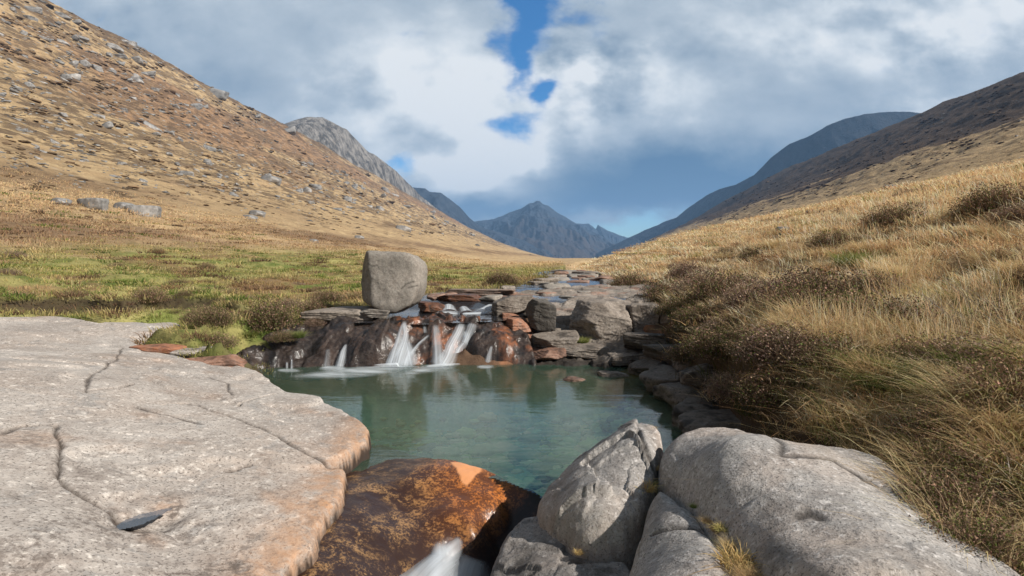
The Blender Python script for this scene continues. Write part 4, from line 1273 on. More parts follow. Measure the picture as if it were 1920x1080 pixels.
lip = [P(655, 905, 0.0), P(700, 900, 0.0), P(790, 888, 0.0), P(860, 887, 0.0), P(900, 893, 0), P(945, 904, 0), P(1000, 928, 0.0)]
o = poly_sheet('water', [(-5.6, 10.2), (-3.0, 11.0), (1.2, 11.2), (3.6, 10.6), (3.3, 8.5), (3.2, 7.0), (2.8, 5.5), (1.6, 4.6), (0.5, 4.2)] + [tuple(q[:2]) for q in lip[::-1]] + [(-2.2, 5.0), (-3.2, 6.5), (-5.2, 8.0)], 0.0, M['pool'], 0.035)
tag(o, kind='structure')
o.name = 'pool_water'
LV = np.array([(10.75, 0.70), (11.2, 0.745), (12.6, 0.765), (13.2, 0.83), (13.9, 0.99), (15, 1.03), (20, 1.10), (40, 1.39), (62, 1.75)])
o = poly_sheet('stream_water', [(-4.4, 11.3), (-3.2, 10.95), (-2.0, 10.85), (-0.7, 10.95), (0.2, 11.5), (0.5, 12.3), (2, 13), (5, 14), (6, 20), (6, 34), (5.4, 37.5), (2.4, 37.5), (1.2, 32), (0.2, 26), (-0.3, 20), (-3.2, 15), (-4.2, 12.3)],
               lambda x, y: itp(LV, y) + 0.02 * fbm(x * 1.2, y * 0.8, 3, 3), M['stream'], 0.14)
tag(o, kind='structure')
o = poly_sheet('puddle_water', SL.onto([(203, 990), (238, 969), (335, 963), (300, 984), (262, 996)]), float(SL.tps(SL.onto([(262, 984)]))[0]) + 0.028, M['puddle'], 0.012)
tag(o, kind='structure')


bpy.context.view_layer.update()


def drape(path, n=14, targets=None, lift=0.035, smooth=1):
    """lay a run of water over the rock that carries it"""
    path = np.array(path, float)
    t = np.linspace(0, len(path) - 1, n)
    P3 = np.stack([np.interp(t, np.arange(len(path)), path[:, i]) for i in range(3)], 1)
    cam_ = np.array([0, 0, CAMZ])
    ys = []
    for p in P3:
        d = Vector(p - cam_).normalized()
        y = p[1]
        best = 1e9
        for o_ in targets or FALLS:
            ok, loc, nor, idx = o_.ray_cast(Vector((0, 0, CAMZ)) + d * 1.5, d)
            if ok:
                best = min(best, loc[1])
        ys.append(best if best < 1e8 and abs(best - y) < 1.6 else y)
    ys = np.array(ys)
    for _ in range(smooth):
        ys = np.minimum(ys, np.convolve(np.pad(ys, 1, 'edge'), [0.25, 0.5, 0.25], 'valid')) if _ == 0 else np.convolve(np.pad(ys, 1, 'edge'), [0.25, 0.5, 0.25], 'valid')
    s = (ys - lift) / P3[:, 1]
    return cam_ + (P3 - cam_) * s[:, None]


def strand(path, widths, alphas, n=26, m=15, bulge=0.4, fade=0.10, z_off=0.0, dr=True, targets=None):
    """one soft ribbon of falling water along a 3D path; returns arrays"""
    w_ = len(path)
    src_ = np.array(path, float)
    path = drape(path, targets=targets, smooth=6 if targets else 1, lift=0.06 if targets else 0.035) if dr else src_
    if dr:
        k_ = np.linspace(0, w_ - 1, len(path))
        widths, alphas = np.interp(k_, np.arange(w_), widths), np.interp(k_, np.arange(w_), alphas)
    L = np.concatenate([[0], np.cumsum(np.linalg.norm(np.diff(path, axis=0), axis=1))])
    s = np.linspace(0, L[-1], n)
    c = np.stack([np.interp(s, L, path[:, i]) for i in range(3)], 1)
    for _ in range(2):
        c[1:-1] = (c[:-2] + c[1:-1] * 2 + c[2:]) / 4
    w = np.interp(s, L, widths)
    a = np.interp(s, L, alphas)
    t = np.linspace(-1, 1, m)
    tan = np.gradient(c, axis=0)
    side = np.stack([tan[:, 2] * 0 + 1.0, -0.15 + 0 * tan[:, 0], 0 * tan[:, 0]], 1)
    side -= tan * ((side * tan).sum(1) / np.maximum((tan * tan).sum(1), 1e-9))[:, None]
    side /= np.linalg.norm(side, axis=1)[:, None]
    v = c[:, None, :] + side[:, None, :] * (w[:, None, None] * t[None, :, None])
    up = np.cross(side, tan)
    up /= np.linalg.norm(up, axis=1)[:, None] + 1e-9
    up *= np.where(up[:, 1:2] > 0, -1, 1)
    v = v + up[:, None, :] * (w[:, None, None] * bulge * (1 - t[None, :, None] ** 2)) + np.array([0, 0, z_off])
    e = np.clip(np.minimum(np.arange(n) / n, 1 - np.arange(n) / n) / fade, 0, 1)
    al = a[:, None] * (1 - t[None, :] ** 2) ** 1.5 * (e[:, None] ** 0.8)
    return v.reshape(-1, 3), grid_faces(n, m), al.ravel(), np.broadcast_to(t[None, :] * w[:, None] * (1.0 if targets else 3.0), (n, m)).ravel(), np.broadcast_to(s[:, None], (n, m)).ravel()


def water_body(name, strands, label, cat='waterfall', group=None):
    V, Fa, A, X, Y, k = [], [], [], [], [], 0
    for st in strands:
        v, f, a, x, y = st
        V.append(v)
        Fa.append(f + k)
        A.append(a)
        X.append(x + 3.1 * len(V))
        Y.append(y)
        k += len(v)
    o = mesh(name, np.vstack(V), np.vstack(Fa), M['white'], dict(alpha=np.concatenate(A), across=np.concatenate(X), along=np.concatenate(Y)))
    return tag(o, label, cat, group)


water_body('waterfall', [strand([D(757, 603, 10.9), D(761, 625, 10.45), D(758, 645, 10.28), D(752, 668, 10.12), D(748, 688, 10.0)], [0.06, 0.07, 0.13, 0.28, 0.40], [0.7, 0.95, 0.9, 1.0, 1.0]),
                         strand([D(756, 606, 10.9), D(748, 640, 10.25), D(734, 688, 10.02)], [0.05, 0.12, 0.24], [0.5, 0.7, 1.0]),
                         strand([D(765, 640, 10.3), D(768, 660, 10.1), D(775, 686, 10.0)], [0.05, 0.12, 0.16], [0.5, 0.8, 0.9]),
                         strand([D(805, 628, 10.5), D(785, 645, 10.3), D(765, 672, 10.1), D(758, 686, 10.02)], [0.035, 0.045, 0.07, 0.12], [0.6, 0.7, 0.8, 0.8]),
                         strand([D(700, 686, 10.0), D(745, 684, 10.0), D(785, 686, 10.0)], [0.05, 0.09, 0.05], [0.6, 1.0, 0.6], dr=False)],
           'tall narrow white fall, the left one of the main pair')
water_body('waterfall', [strand([D(866, 606, 11.0), D(858, 628, 10.55), D(846, 650, 10.35), D(838, 672, 10.2), D(828, 690, 10.05)], [0.12, 0.16, 0.18, 0.22, 0.32], [0.7, 0.95, 0.95, 1.0, 1.0]),
                         strand([D(872, 622, 10.6), D(876, 638, 10.5), D(862, 655, 10.35), D(852, 688, 10.1)], [0.08, 0.09, 0.10, 0.18], [0.8, 0.95, 0.9, 1.0]),
                         strand([D(816, 610, 10.9), D(818, 635, 10.45), D(820, 655, 10.3), D(822, 688, 10.1)], [0.09, 0.12, 0.12, 0.2], [0.6, 0.6, 0.7, 0.9]),
                         strand([D(795, 606, 10.9), D(797, 625, 10.4)], [0.05, 0.05], [0.3, 0.4]),
                         strand([D(886, 608, 10.9), D(878, 628, 10.6), D(870, 645, 10.4)], [0.14, 0.12, 0.1], [0.55, 0.7, 0.7]),
                         strand([D(798, 688, 10.0), D(830, 686, 10.0), D(862, 684, 10.1)], [0.05, 0.10, 0.06], [0.6, 1.0, 0.7], dr=False)],
           'broad white fall splitting over orange rock, right one of the main pair')
water_body('waterfall', [strand([D(649, 645, 10.35), D(643, 660, 10.2), D(637, 690, 10.0)], [0.03, 0.08, 0.13], [0.5, 0.85, 1.0]),
                         strand([D(615, 655, 10.3), D(612, 690, 10.0)], [0.05, 0.10], [0.2, 0.4])],
           'thin white trickle left of the main falls')
water_body('waterfall', [strand([D(538, 678, 10.0), D(538, 696, 9.8)], [0.025, 0.035], [0.6, 0.8]), strand([D(547, 672, 10.05), D(547, 696, 9.8)], [0.02, 0.035], [0.5, 0.8])],
           'leftmost tiny pair of trickles beside the pale slab')
water_body('waterfall', [strand([D(922, 648, 10.35), D(918, 662, 10.25), D(912, 686, 10.0)], [0.03, 0.06, 0.10], [0.6, 0.6, 0.8])],
           'small trickle on the reddish rounded rock')
water_body('waterfall', [strand([D(840, 574, 13.2), D(841, 587, 12.6)], [0.16, 0.24], [0.8, 1.0], dr=False), strand([D(868, 577, 13.0), D(874, 588, 12.6)], [0.12, 0.2], [0.8, 0.9], dr=False),
                         strand([D(920, 574, 13.2), D(905, 587, 12.6)], [0.14, 0.24], [0.8, 0.9], dr=False),
                         strand([D(818, 583, 12.7), D(860, 590, 12.5), D(905, 588, 12.5), D(930, 580, 12.8)], [0.10, 0.14, 0.14, 0.10], [0.9, 1.0, 1.0, 0.9], bulge=0.1, dr=False)],
           'small upper fall in front of the brown rock step')


def foam(name, outline, z, label, res=0.03, soft=0.35, power=1.0, tone=1.0, off=0.0):
    out = smooth_poly(np.array([q[:2] for q in outline]), 2)
    lo, hi = out.min(0), out.max(0)
    nx, ny = int((hi[0] - lo[0]) / res) + 2, int((hi[1] - lo[1]) / res) + 2
    X, Y = np.meshgrid(lo[0] + np.arange(nx) * res, lo[1] + np.arange(ny) * res)
    p = np.stack([X.ravel(), Y.ravel()], 1)
    k = inside(p, out)
    f = grid_faces(ny, nx)
    f = f[k[f].all(1)]
    d = seg_dist(p, out)
    a = tone * sst(d, 0, soft) ** power
    a = a * (0.70 + 0.7 * fbm(p[:, 0] * 1.3 + p[:, 1] * 1.5, p[:, 1] * 4.0, 5, 4))
    v, f, at = compact(np.stack([p[:, 0], p[:, 1], np.full(len(p), z)], 1), f, dict(alpha=np.clip(a, 0, 1), across=p[:, 1] * 0.5 + p[:, 0] * 0.15, along=p[:, 0] * 2))
    return tag(mesh(name, v, f, M['white'], at), label, 'foam')


foam('foam', [P(600, 694, 0), P(640, 688, 0), P(700, 680, 0), P(770, 678, 0), P(785, 688, 0), P(750, 698, 0), P(700, 708, 0), P(640, 712, 0), P(560, 712, 0), P(520, 706, 0)], 0.005,
     'long white tongue of foam drifting left from the tall narrow fall', soft=0.50, power=1.0, tone=1.0)
foam('foam', [P(790, 682, 0), P(860, 678, 0), P(866, 688, 0), P(830, 698, 0), P(770, 706, 0), P(740, 702, 0)], 0.006, 'short white patch of foam under the broad fall', soft=0.40, power=1.0)
foam('foam', [P(600, 686, 0), P(650, 684, 0), P(655, 696, 0), P(590, 696, 0)], 0.007, 'small foam patch under the thin trickle', soft=0.15)
foam('foam', [P(892, 684, 0), P(930, 684, 0), P(928, 692, 0), P(890, 692, 0)], 0.006, 'tiny foam patch below the reddish rounded rock', soft=0.12)
foam('foam', [P(515, 692, 0), P(560, 690, 0), P(570, 699, 0), P(520, 699, 0)], 0.006, 'leftmost tiny foam patch below the pair of trickles', soft=0.10, tone=0.7)

# outlet cascade at the bottom edge
water_body('waterfall', [strand([D(864, 1008, 4.42), D(846, 1036, 4.3), D(815, 1075, 4.1), D(780, 1120, 3.9)], [0.03, 0.11, 0.24, 0.32], [0.5, 0.8, 0.7, 0.8], bulge=0.35, targets=[AMB], fade=0.04),
                         strand([D(824, 1014, 4.40), D(826, 1050, 4.2), D(818, 1120, 3.9)], [0.05, 0.12, 0.20], [0.6, 0.8, 0.9], bulge=0.35, targets=[AMB]),
                         strand([D(888, 1040, 4.25), D(880, 1070, 4.1), D(868, 1125, 3.9)], [0.12, 0.20, 0.26], [0.6, 0.65, 0.7], bulge=0.4, targets=[AMB])],
           'blurred white water of the outlet at the bottom edge of the amber rock')

# ------------------------------------------------------------------ grass, heather
def blades(root, h, w, lean, bend, col, tipcol, rs, nseg=3):
    """ribbons; root (N,3), h (N), w (N), lean (N,2) sideways reach as a share of the height"""
    N = len(root)
    th = rs.uniform(0, 2 * np.pi, N)
    side = np.stack([np.cos(th), np.sin(th), np.zeros(N)], 1)
    ts = np.linspace(0, 1, nseg + 1)
    V = np.empty((N, 2 * nseg + 1, 3))
    Cc = np.empty((N, 2 * nseg + 1, 3))
    for i, t in enumerate(ts):
        rise = t * (1 - bend * t * t * 0.6)
        c = root.copy()
        c[:, 2] += h * rise
        c[:, 0] += h * lean[:, 0] * (t ** 1.5)
        c[:, 1] += h * lean[:, 1] * (t ** 1.5)
        cc = col * (1 - t) + tipcol * t
        if i < nseg:
            ww = (w * (1 - 0.55 * t))[:, None] * side
            V[:, 2 * i] = c - ww
            V[:, 2 * i + 1] = c + ww
            Cc[:, 2 * i] = cc
            Cc[:, 2 * i + 1] = cc
        else:
            V[:, 2 * nseg] = c
            Cc[:, 2 * nseg] = cc
    f = []
    for i in range(nseg - 1):
        a, b, c_, d = 2 * i, 2 * i + 1, 2 * i + 3, 2 * i + 2
        f += [(a, b, c_), (a, c_, d)]
    f.append((2 * nseg - 2, 2 * nseg - 1, 2 * nseg))
    f = np.array(f)
    Fa = (f[None] + (np.arange(N) * (2 * nseg + 1))[:, None, None]).reshape(-1, 3)
    return V.reshape(-1, 3), Fa, Cc.reshape(-1, 3)


def jitter(c, rs, n, amt=0.22):
    c = np.atleast_2d(np.asarray(c, float))
    c = np.repeat(c, n, 0) if len(c) == 1 else c
    k = np.exp(rs.normal(0, amt, (len(c), 1)))
    return np.clip(c * k * (1 + rs.normal(0, 0.06, c.shape)), 0.004, 0.8)


def tuft_field(cen, rad, hgt, count, wid, cols, tips, rs, splay=0.9, bend=0.6, wind=(-0.15, -0.05), nseg=3, messy=0.22):
    """blades of many tufts at once. cen (T,3), rad, hgt, count, wid (T)"""
    idx = np.repeat(np.arange(len(cen)), count)
    N = len(idx)
    a = rs.uniform(0, 2 * np.pi, N)
    q = np.sqrt(rs.uniform(0, 1, N))
    ox, oy = np.cos(a) * q, np.sin(a) * q
    root = cen[idx].copy()
    root[:, 0] += ox * rad[idx]
    root[:, 1] += oy * rad[idx]
    root[:, 2] -= 0.02
    h = hgt[idx] * rs.uniform(0.45, 1.1, N)
    lean = np.stack([ox * splay + wind[0] + rs.normal(0, messy, N), oy * splay + wind[1] + rs.normal(0, messy, N)], 1)
    lx = rs.uniform(0, 1, N) < 0.25                     # blades lying over
    h[lx] *= 0.5
    lean[lx] *= 2.6
    c = jitter(cols[idx], rs, N)
    t = jitter(tips[idx], rs, N)
    return blades(root, h, wid[idx], lean, bend * rs.uniform(0.4, 1.3, N), c, t, rs, nseg)


def on_rock(x, y):
    p = np.stack([x, y], 1)
    bad = np.zeros(len(p), bool)
    for R, _ in SITS:
        j = ((p > R.lo) & (p < R.hi)).all(1)
        if j.any():
            k = np.where(j)[0]
            bad[k] |= R.sd(p[k]) > -0.02
    return bad


def in_bed(x, y, m=0.0):
    dd = np.minimum(x - itp(XL, y), itp(XR, y) - x)
    return (dd > -m) & (y < 60)


STRAWS = np.array([(0.64, 0.46, 0.27), (0.55, 0.37, 0.20), (0.74, 0.58, 0.38), (0.45, 0.28, 0.15), (0.30, 0.25, 0.10)])
GREENS = np.array([(0.17, 0.19, 0.05), (0.24, 0.24, 0.08), (0.11, 0.14, 0.035), (0.34, 0.31, 0.12), (0.36, 0.26, 0.12)])
BROWNS = np.array([(0.16, 0.10, 0.06), (0.24, 0.145, 0.08), (0.12, 0.075, 0.05)])

rs = np.random.RandomState(5)
parts = []


def add_field(u0, u1, n, rmin, rmax, side):
    """sample tufts evenly in bearing and log distance"""
    a = rs.uniform(math.radians(u0), math.radians(u1), n)
    r = np.exp(rs.uniform(math.log(rmin), math.log(rmax), n))
    x, y = r * np.sin(a), r * np.cos(a)
    ok = ~in_bed(x, y, 0.15) & ~on_rock(x, y)
    if side > 0:
        ok &= ~((x - itp(XR, y) < 0.8) & (y > 4.6) & (y < 11.5) & (rs.uniform(size=n) < 0.40))
    X = x - 0.1 * y
    ok &= (X > 1.6) if side > 0 else (X < -1.0)
    x, y = x[ok], y[ok]
    z = ground_h(x, y)
    return x, y, z


# right bank and slope
x, y, z = add_field(4, 50, 5600, 3.0, 75, 1)
r = np.hypot(x, y)
n = fbm(x * 0.5, y * 0.5, 31.0, 4)
n2 = fbm(x * 0.22, y * 0.22, 33.0, 3)
X = x - 0.1 * y
kind = np.where(n > 0.27, 2, np.where(n < -0.36, 1, 0))          # 2 = brown heath patches, 1 = greener
kind = np.where((y < 5.2) & (X < 3.4) & (rs.uniform(size=len(x)) < 0.6), 1, kind)
col = STRAWS[rs.randint(0, 4, len(x))]
col = np.where((kind == 1)[:, None], np.array((0.40, 0.30, 0.14)), col) * 1.12
col = np.where((kind == 2)[:, None], BROWNS[rs.randint(0, 2, len(x))], col)
grn = (rs.uniform(size=len(x)) < 0.05) | ((kind == 1) & (rs.uniform(size=len(x)) < 0.4))
col = np.where(grn[:, None], GREENS[rs.randint(0, 3, len(x))], col)
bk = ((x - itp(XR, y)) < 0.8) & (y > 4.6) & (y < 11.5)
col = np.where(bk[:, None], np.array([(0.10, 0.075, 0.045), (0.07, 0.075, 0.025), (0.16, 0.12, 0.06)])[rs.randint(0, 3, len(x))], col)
tip = np.where((grn & ~bk)[:, None], np.array([0.30, 0.30, 0.10]), col * 1.25)
hg = np.clip(0.23 + 0.14 * n2 + rs.uniform(-0.08, 0.12, len(x)), 0.10, 0.5) * (1 - 0.35 * sst(r, 20, 70))
near_rock = (X < 3.6) & (y < 5)
hg = np.where(near_rock, hg * 0.7, hg)
rad = np.clip(0.030 * r, 0.12, 1.4) * rs.uniform(0.7, 1.3, len(x))
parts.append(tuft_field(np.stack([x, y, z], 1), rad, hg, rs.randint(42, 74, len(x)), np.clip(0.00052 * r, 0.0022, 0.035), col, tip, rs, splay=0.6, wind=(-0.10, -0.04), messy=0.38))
# tall upright stalks, and a litter of fallen dead grass
x, y, z = add_field(22, 50, 1500, 4.0, 26, 1)
r = np.hypot(x, y)
X = x - 0.1 * y
ok = (fbm(x * 0.45, y * 0.45, 44.0, 3) > -0.02) & (X > 2.9)
x, y, z, r = x[ok], y[ok], z[ok], r[ok]
col = STRAWS[rs.randint(0, 3, len(x))]
parts.append(tuft_field(np.stack([x, y, z], 1), 0.035 * r, rs.uniform(0.32, 0.62, len(x)), rs.randint(18, 34, len(x)), 0.00036 * r, col * 0.85, col * 1.3, rs, splay=0.15, wind=(-0.05, 0), messy=0.16, bend=0.3))
x, y, z = add_field(8, 50, 2600, 4.0, 40, 1)
r = np.hypot(x, y)
ok = fbm(x * 0.3, y * 0.3, 47.0, 3) > 0.0
x, y, z, r = x[ok], y[ok], z[ok] + 0.05, r[ok]
col = np.array([(0.52, 0.37, 0.21), (0.42, 0.26, 0.13), (0.62, 0.48, 0.30)])[rs.randint(0, 3, len(x))]
parts.append(tuft_field(np.stack([x, y, z], 1), 0.04 * r, rs.uniform(0.10, 0.2, len(x)), rs.randint(30, 50, len(x)), 0.0006 * r, col * 0.9, col * 1.1, rs, splay=0.3, wind=(0, 0), messy=1.5, bend=0.9))
# left meadow: short grass
x, y, z = add_field(-47, 6, 4200, 9.0, 80, -1)
r = np.hypot(x, y)
n = fbm(x * 0.35, y * 0.35, 12.0, 5, 0.6)
X = x - 0.1 * y
g1 = sst(-X + 6 * n, 27, 18) * sst(y, 60, 30)
pick = rs.uniform(size=len(x))
isg = pick < g1 * 0.85
col = np.where(isg[:, None], GREENS[rs.randint(0, 5, len(x))], STRAWS[rs.randint(0, 4, len(x))] * 0.9)
brn = (~isg) & (np.exp(-((-X - 28) / 9) ** 2) * 0.95 > rs.uniform(size=len(x)))
col = np.where(brn[:, None], BROWNS[rs.randint(0, 3, len(x))], col)
tip = col * 1.25
hg = np.where(isg, rs.uniform(0.05, 0.12, len(x)), rs.uniform(0.12, 0.26, len(x)))
gcl = ground_col(x, y, z)[0]
col = 0.72 * gcl * 1.2 + 0.28 * col
tip = col * np.where(isg[:, None], np.array([1.3, 1.2, 1.1]), 1.3)
bank = (itp(XL, y) - x < 1.6) & (y > 11)
hg = np.where(bank, hg * 2.0, hg)
rad = np.clip(0.035 * r, 0.2, 1.6) * rs.uniform(0.7, 1.3, len(x))
parts.append(tuft_field(np.stack([x, y, z], 1), rad, hg, rs.randint(40, 70, len(x)), np.clip(0.00055 * r, 0.003, 0.035), col, tip, rs, splay=0.4, wind=(-0.25, 0.05)))
# coarser clumps that break up the meadow: moss hummocks, rushes and brown sedge
x, y, z = add_field(-47, -2, 1500, 10.5, 60, -1)
r = np.hypot(x, y)
nn = fbm(x * 0.3, y * 0.2, 81.0, 4, 0.6)
ok = (np.abs(nn) > 0.10)
x, y, z, r, nn = x[ok], y[ok], z[ok], r[ok], nn[ok]
col = np.where((nn > 0)[:, None], BROWNS[rs.randint(0, 3, len(x))] * 1.1, np.array([(0.09, 0.13, 0.03), (0.16, 0.19, 0.05), (0.42, 0.34, 0.16)])[rs.randint(0, 3, len(x))])
parts.append(tuft_field(np.stack([x, y, z], 1), 0.016 * r, rs.uniform(0.10, 0.26, len(x)), rs.randint(45, 80, len(x)), 0.0006 * r, col * 0.8, col * 1.35, rs, splay=0.7, wind=(0, 0), messy=0.3))
V, Fa, Cc, k = [], [], [], 0
for v, f, c in parts:
    V.append(v)
    Fa.append(f + k)
    Cc.append(c)
    k += len(v)
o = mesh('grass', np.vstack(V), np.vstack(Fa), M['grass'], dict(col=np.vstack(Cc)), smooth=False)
tag(o, kind='stuff')


# ---- grass tussocks as things
def make_tussock(h, rad, n, col, tip, seed, bend=0.8, wind=(-0.15, -0.1), w=0.0032):
    q = np.random.RandomState(seed)
    v, f, c = tuft_field(np.zeros((1, 3)), np.array([rad]), np.array([h]), n, np.array([w]), np.array([col]), np.array([tip]), q, splay=0.6, bend=bend, wind=(0, 0), nseg=4, messy=0.5)
    return mesh('grass_tussock', v, f, M['grass'], dict(col=c), smooth=False)


T_STRAW = [make_tussock(0.55, 0.20, 900, (0.42, 0.28, 0.13), (0.66, 0.49, 0.27), 1), make_tussock(0.48, 0.26, 900, (0.36, 0.23, 0.11), (0.60, 0.43, 0.23), 2), make_tussock(0.62, 0.18, 800, (0.44, 0.31, 0.14), (0.70, 0.54, 0.32), 3)]
T_GREEN = [make_tussock(0.42, 0.20, 800, (0.09, 0.13, 0.03), (0.28, 0.30, 0.10), 4), make_tussock(0.30, 0.26, 800, (0.12, 0.16, 0.03), (0.36, 0.34, 0.13), 5)]
used = set()


def put(src, loc, s, rot, label, cat, group=None, sz=None, tilt=(0, 0)):
    o = src if src.name not in used else src.copy()
    if src.name in used:
        COL.objects.link(o)
    used.add(src.name)
    o.location = loc
    o.scale = (s, s, s * (sz or 1))
    o.rotation_euler = (tilt[0], tilt[1], rot)
    if group is None and 'group' in o:
        del o['group']
    return tag(o, label, cat, group)


for src, L in ((T_STRAW[0], 'a'),):
    pass
tus = []
rs = np.random.RandomState(77)
tries = 0
while len(tus) < 75 and tries < 4000:
    tries += 1
    a = math.radians(rs.uniform(12, 46))
    r = math.exp(rs.uniform(math.log(4.2), math.log(20)))
    x, y = r * math.sin(a), r * math.cos(a)
    X = x - 0.1 * y
    if X < 2.7 or in_bed(np.array([x]), np.array([y]), 0.2)[0] or on_rock(np.array([x]), np.array([y]))[0]:
        continue
    if any((x - p) ** 2 + (y - q) ** 2 < (0.075 * r) ** 2 for p, q in tus):
        continue
    tus.append((x, y))
    z = float(ground_h(np.array([x]), np.array([y]))[0])
    put(T_STRAW[len(tus) % 3], (x, y, z - 0.03), rs.uniform(0.55, 0.95), rs.uniform(0, 6.28), 'straw coloured tussock of long dry grass on the right bank', 'grass tussock', 'dry grass tussocks on the right bank')


def gz_at(u, v, y):
    x = (u - 960) / F * y
    return x, y, float(ground_h(np.array([x]), np.array([y]))[0])


for u, v, y, s, i, lab in [(1600, 500, 9.5, 1.2, 0, 'bright green tuft standing among dry grass halfway up the right slope'),
                           (1450, 560, 9.0, 1.0, 1, 'olive green tuft above the dark heather of the right bank'),
                           (1250, 585, 12.2, 0.7, 1, 'yellow green tuft on top of the outcrop right of the blocks'),
                           (1640, 790, 4.9, 0.8, 1, 'green grass tuft directly behind the granite dome'),
                           (1800, 845, 3.9, 0.9, 1, 'green grass tuft at the right end of the granite dome'),
                           (1870, 700, 5.3, 0.9, 0, 'green tuft among tall straw at the right edge'),
                           (1090, 625, 11.15, 0.55, 1, 'drooping olive tuft between the black block and the widest block'),
                           (1098, 680, 10.35, 0.35, 0, 'small green tuft on the low layered shelf')]:
    x, yy, z = gz_at(u, v, y)
    if u in (1090, 1250, 1098):
        x, yy, z = D(u, v + 14, y)
    put(T_GREEN[i], (x, yy, z - 0.02), s, rs.uniform(0, 6), lab, 'grass tuft')
for u, v, y, s, lab in [(1212, 912, None, 0.16, 'small dry tuft growing between the pointed wedge and the dome'), (1222, 800, None, 0.08, 'tiny brown tuft on the tip of the pointed wedge'),
                        (1380, 1050, None, 0.20, 'yellow tuft in the crack in front of the dome, at the bottom edge'), (1352, 985, None, 0.09, 'small green and yellow tuft halfway down the crack beside the dome'),
                        (1085, 1032, None, 0.07, 'small mossy tuft at the foot of the pointed wedge')]:
    R = TR if u in (1222, 1085, 1212) else DM
    q = R.onto([(u, v)])[0]
    z = float(R.tps(np.array([q]))[0])
    o = put(make_tussock(0.5, 0.35, 260, (0.36, 0.24, 0.10) if u != 1352 else (0.16, 0.2, 0.04), (0.62, 0.45, 0.2), int(u), w=0.012), (q[0], q[1], z - 0.02), s, 0.0, lab, 'grass tuft')


for k_, (R, u, v, sc) in enumerate([(DM, 1300, 935, 0.07), (DM, 1325, 962, 0.08), (DM, 1368, 1010, 0.11), (DM, 1395, 1040, 0.14), (DM, 1405, 1070, 0.16), (TR, 1232, 868, 0.07), (TR, 1222, 895, 0.10), (DM, 1344, 978, 0.09)]):
    q = R.onto([(u, v)])[0]
    z = float(R.tps(np.array([q]))[0])
    o = put(T_STRAW[k_ % 3] if k_ % 3 else T_GREEN[k_ % 2], (q[0], q[1], z - 0.05), sc * 1.1, k_ * 1.3, 'little tuft of dry grass rooted in the crack between the granite rocks', 'grass tuft', 'little tufts in the granite cracks')


# ---- heather bushes
def make_heather(seed, n=2600, w=0.0036, cols=((0.19, 0.125, 0.085), (0.12, 0.08, 0.055), (0.27, 0.175, 0.115)), green=0.22, leafn=5200):
    q = np.random.RandomState(seed)
    # woody stems fan out from the foot, sprigs fill the dome surface
    a = q.uniform(0, 2 * np.pi, n)
    el = np.arccos(q.uniform(0.0, 1, n))
    d = np.stack([np.cos(a) * np.sin(el), np.sin(a) * np.sin(el), np.cos(el)], 1)
    lump = 1 + 0.28 * fbm(d[:, 0] * 2.2 + seed, d[:, 1] * 2.2, d[:, 2] * 2.2, 3)
    start = d * q.uniform(0.15, 0.85, n)[:, None] * lump[:, None] * np.array([0.5, 0.5, 0.42])
    h = q.uniform(0.10, 0.24, n)
    cl = np.array(cols)[q.randint(0, len(cols), n)]
    isg = q.uniform(size=n) < green
    cl[isg] = (0.10, 0.12, 0.035)
    lean = d[:, :2] * 0.8 + q.normal(0, 0.35, (n, 2))
    v1, f1, c1 = blades(start, h, np.full(n, w), lean, q.uniform(0, 0.5, n), jitter(cl * 0.8, q, n), jitter(cl * 1.3, q, n), q, 2)
    # tiny leaves and dead flowers
    m_ = leafn
    a = q.uniform(0, 2 * np.pi, m_)
    el = np.arccos(q.uniform(0.0, 1, m_))
    d = np.stack([np.cos(a) * np.sin(el), np.sin(a) * np.sin(el), np.cos(el)], 1)
    lump = 1 + 0.28 * fbm(d[:, 0] * 2.2 + seed, d[:, 1] * 2.2, d[:, 2] * 2.2, 3)
    c = d * (q.uniform(0.55, 1.12, m_) * lump)[:, None] * np.array([0.5, 0.5, 0.46]) + np.array([0, 0, 0.04])
    e1 = q.normal(size=(m_, 3))
    e1 /= np.linalg.norm(e1, axis=1)[:, None]
    e2 = np.cross(e1, q.normal(size=(m_, 3)))
    e2 /= np.linalg.norm(e2, axis=1)[:, None]
    s = q.uniform(0.006, 0.014, m_)[:, None]
    v2 = np.stack([c - e1 * s, c + e1 * s, c + e2 * s * 1.8], 1).reshape(-1, 3)
    f2 = np.arange(3 * m_).reshape(-1, 3)
    cl = np.array(cols)[q.randint(0, len(cols), m_)] * 1.15
    isg = q.uniform(size=m_) < green
    cl[isg] = (0.12, 0.14, 0.04)
    c2 = np.repeat(jitter(cl, q, m_), 3, 0)
    return mesh('heather_bush', np.vstack([v1, v2]), np.vstack([f1, f2 + len(v1)]), M['twig'], dict(col=np.vstack([c1, c2])), smooth=False)


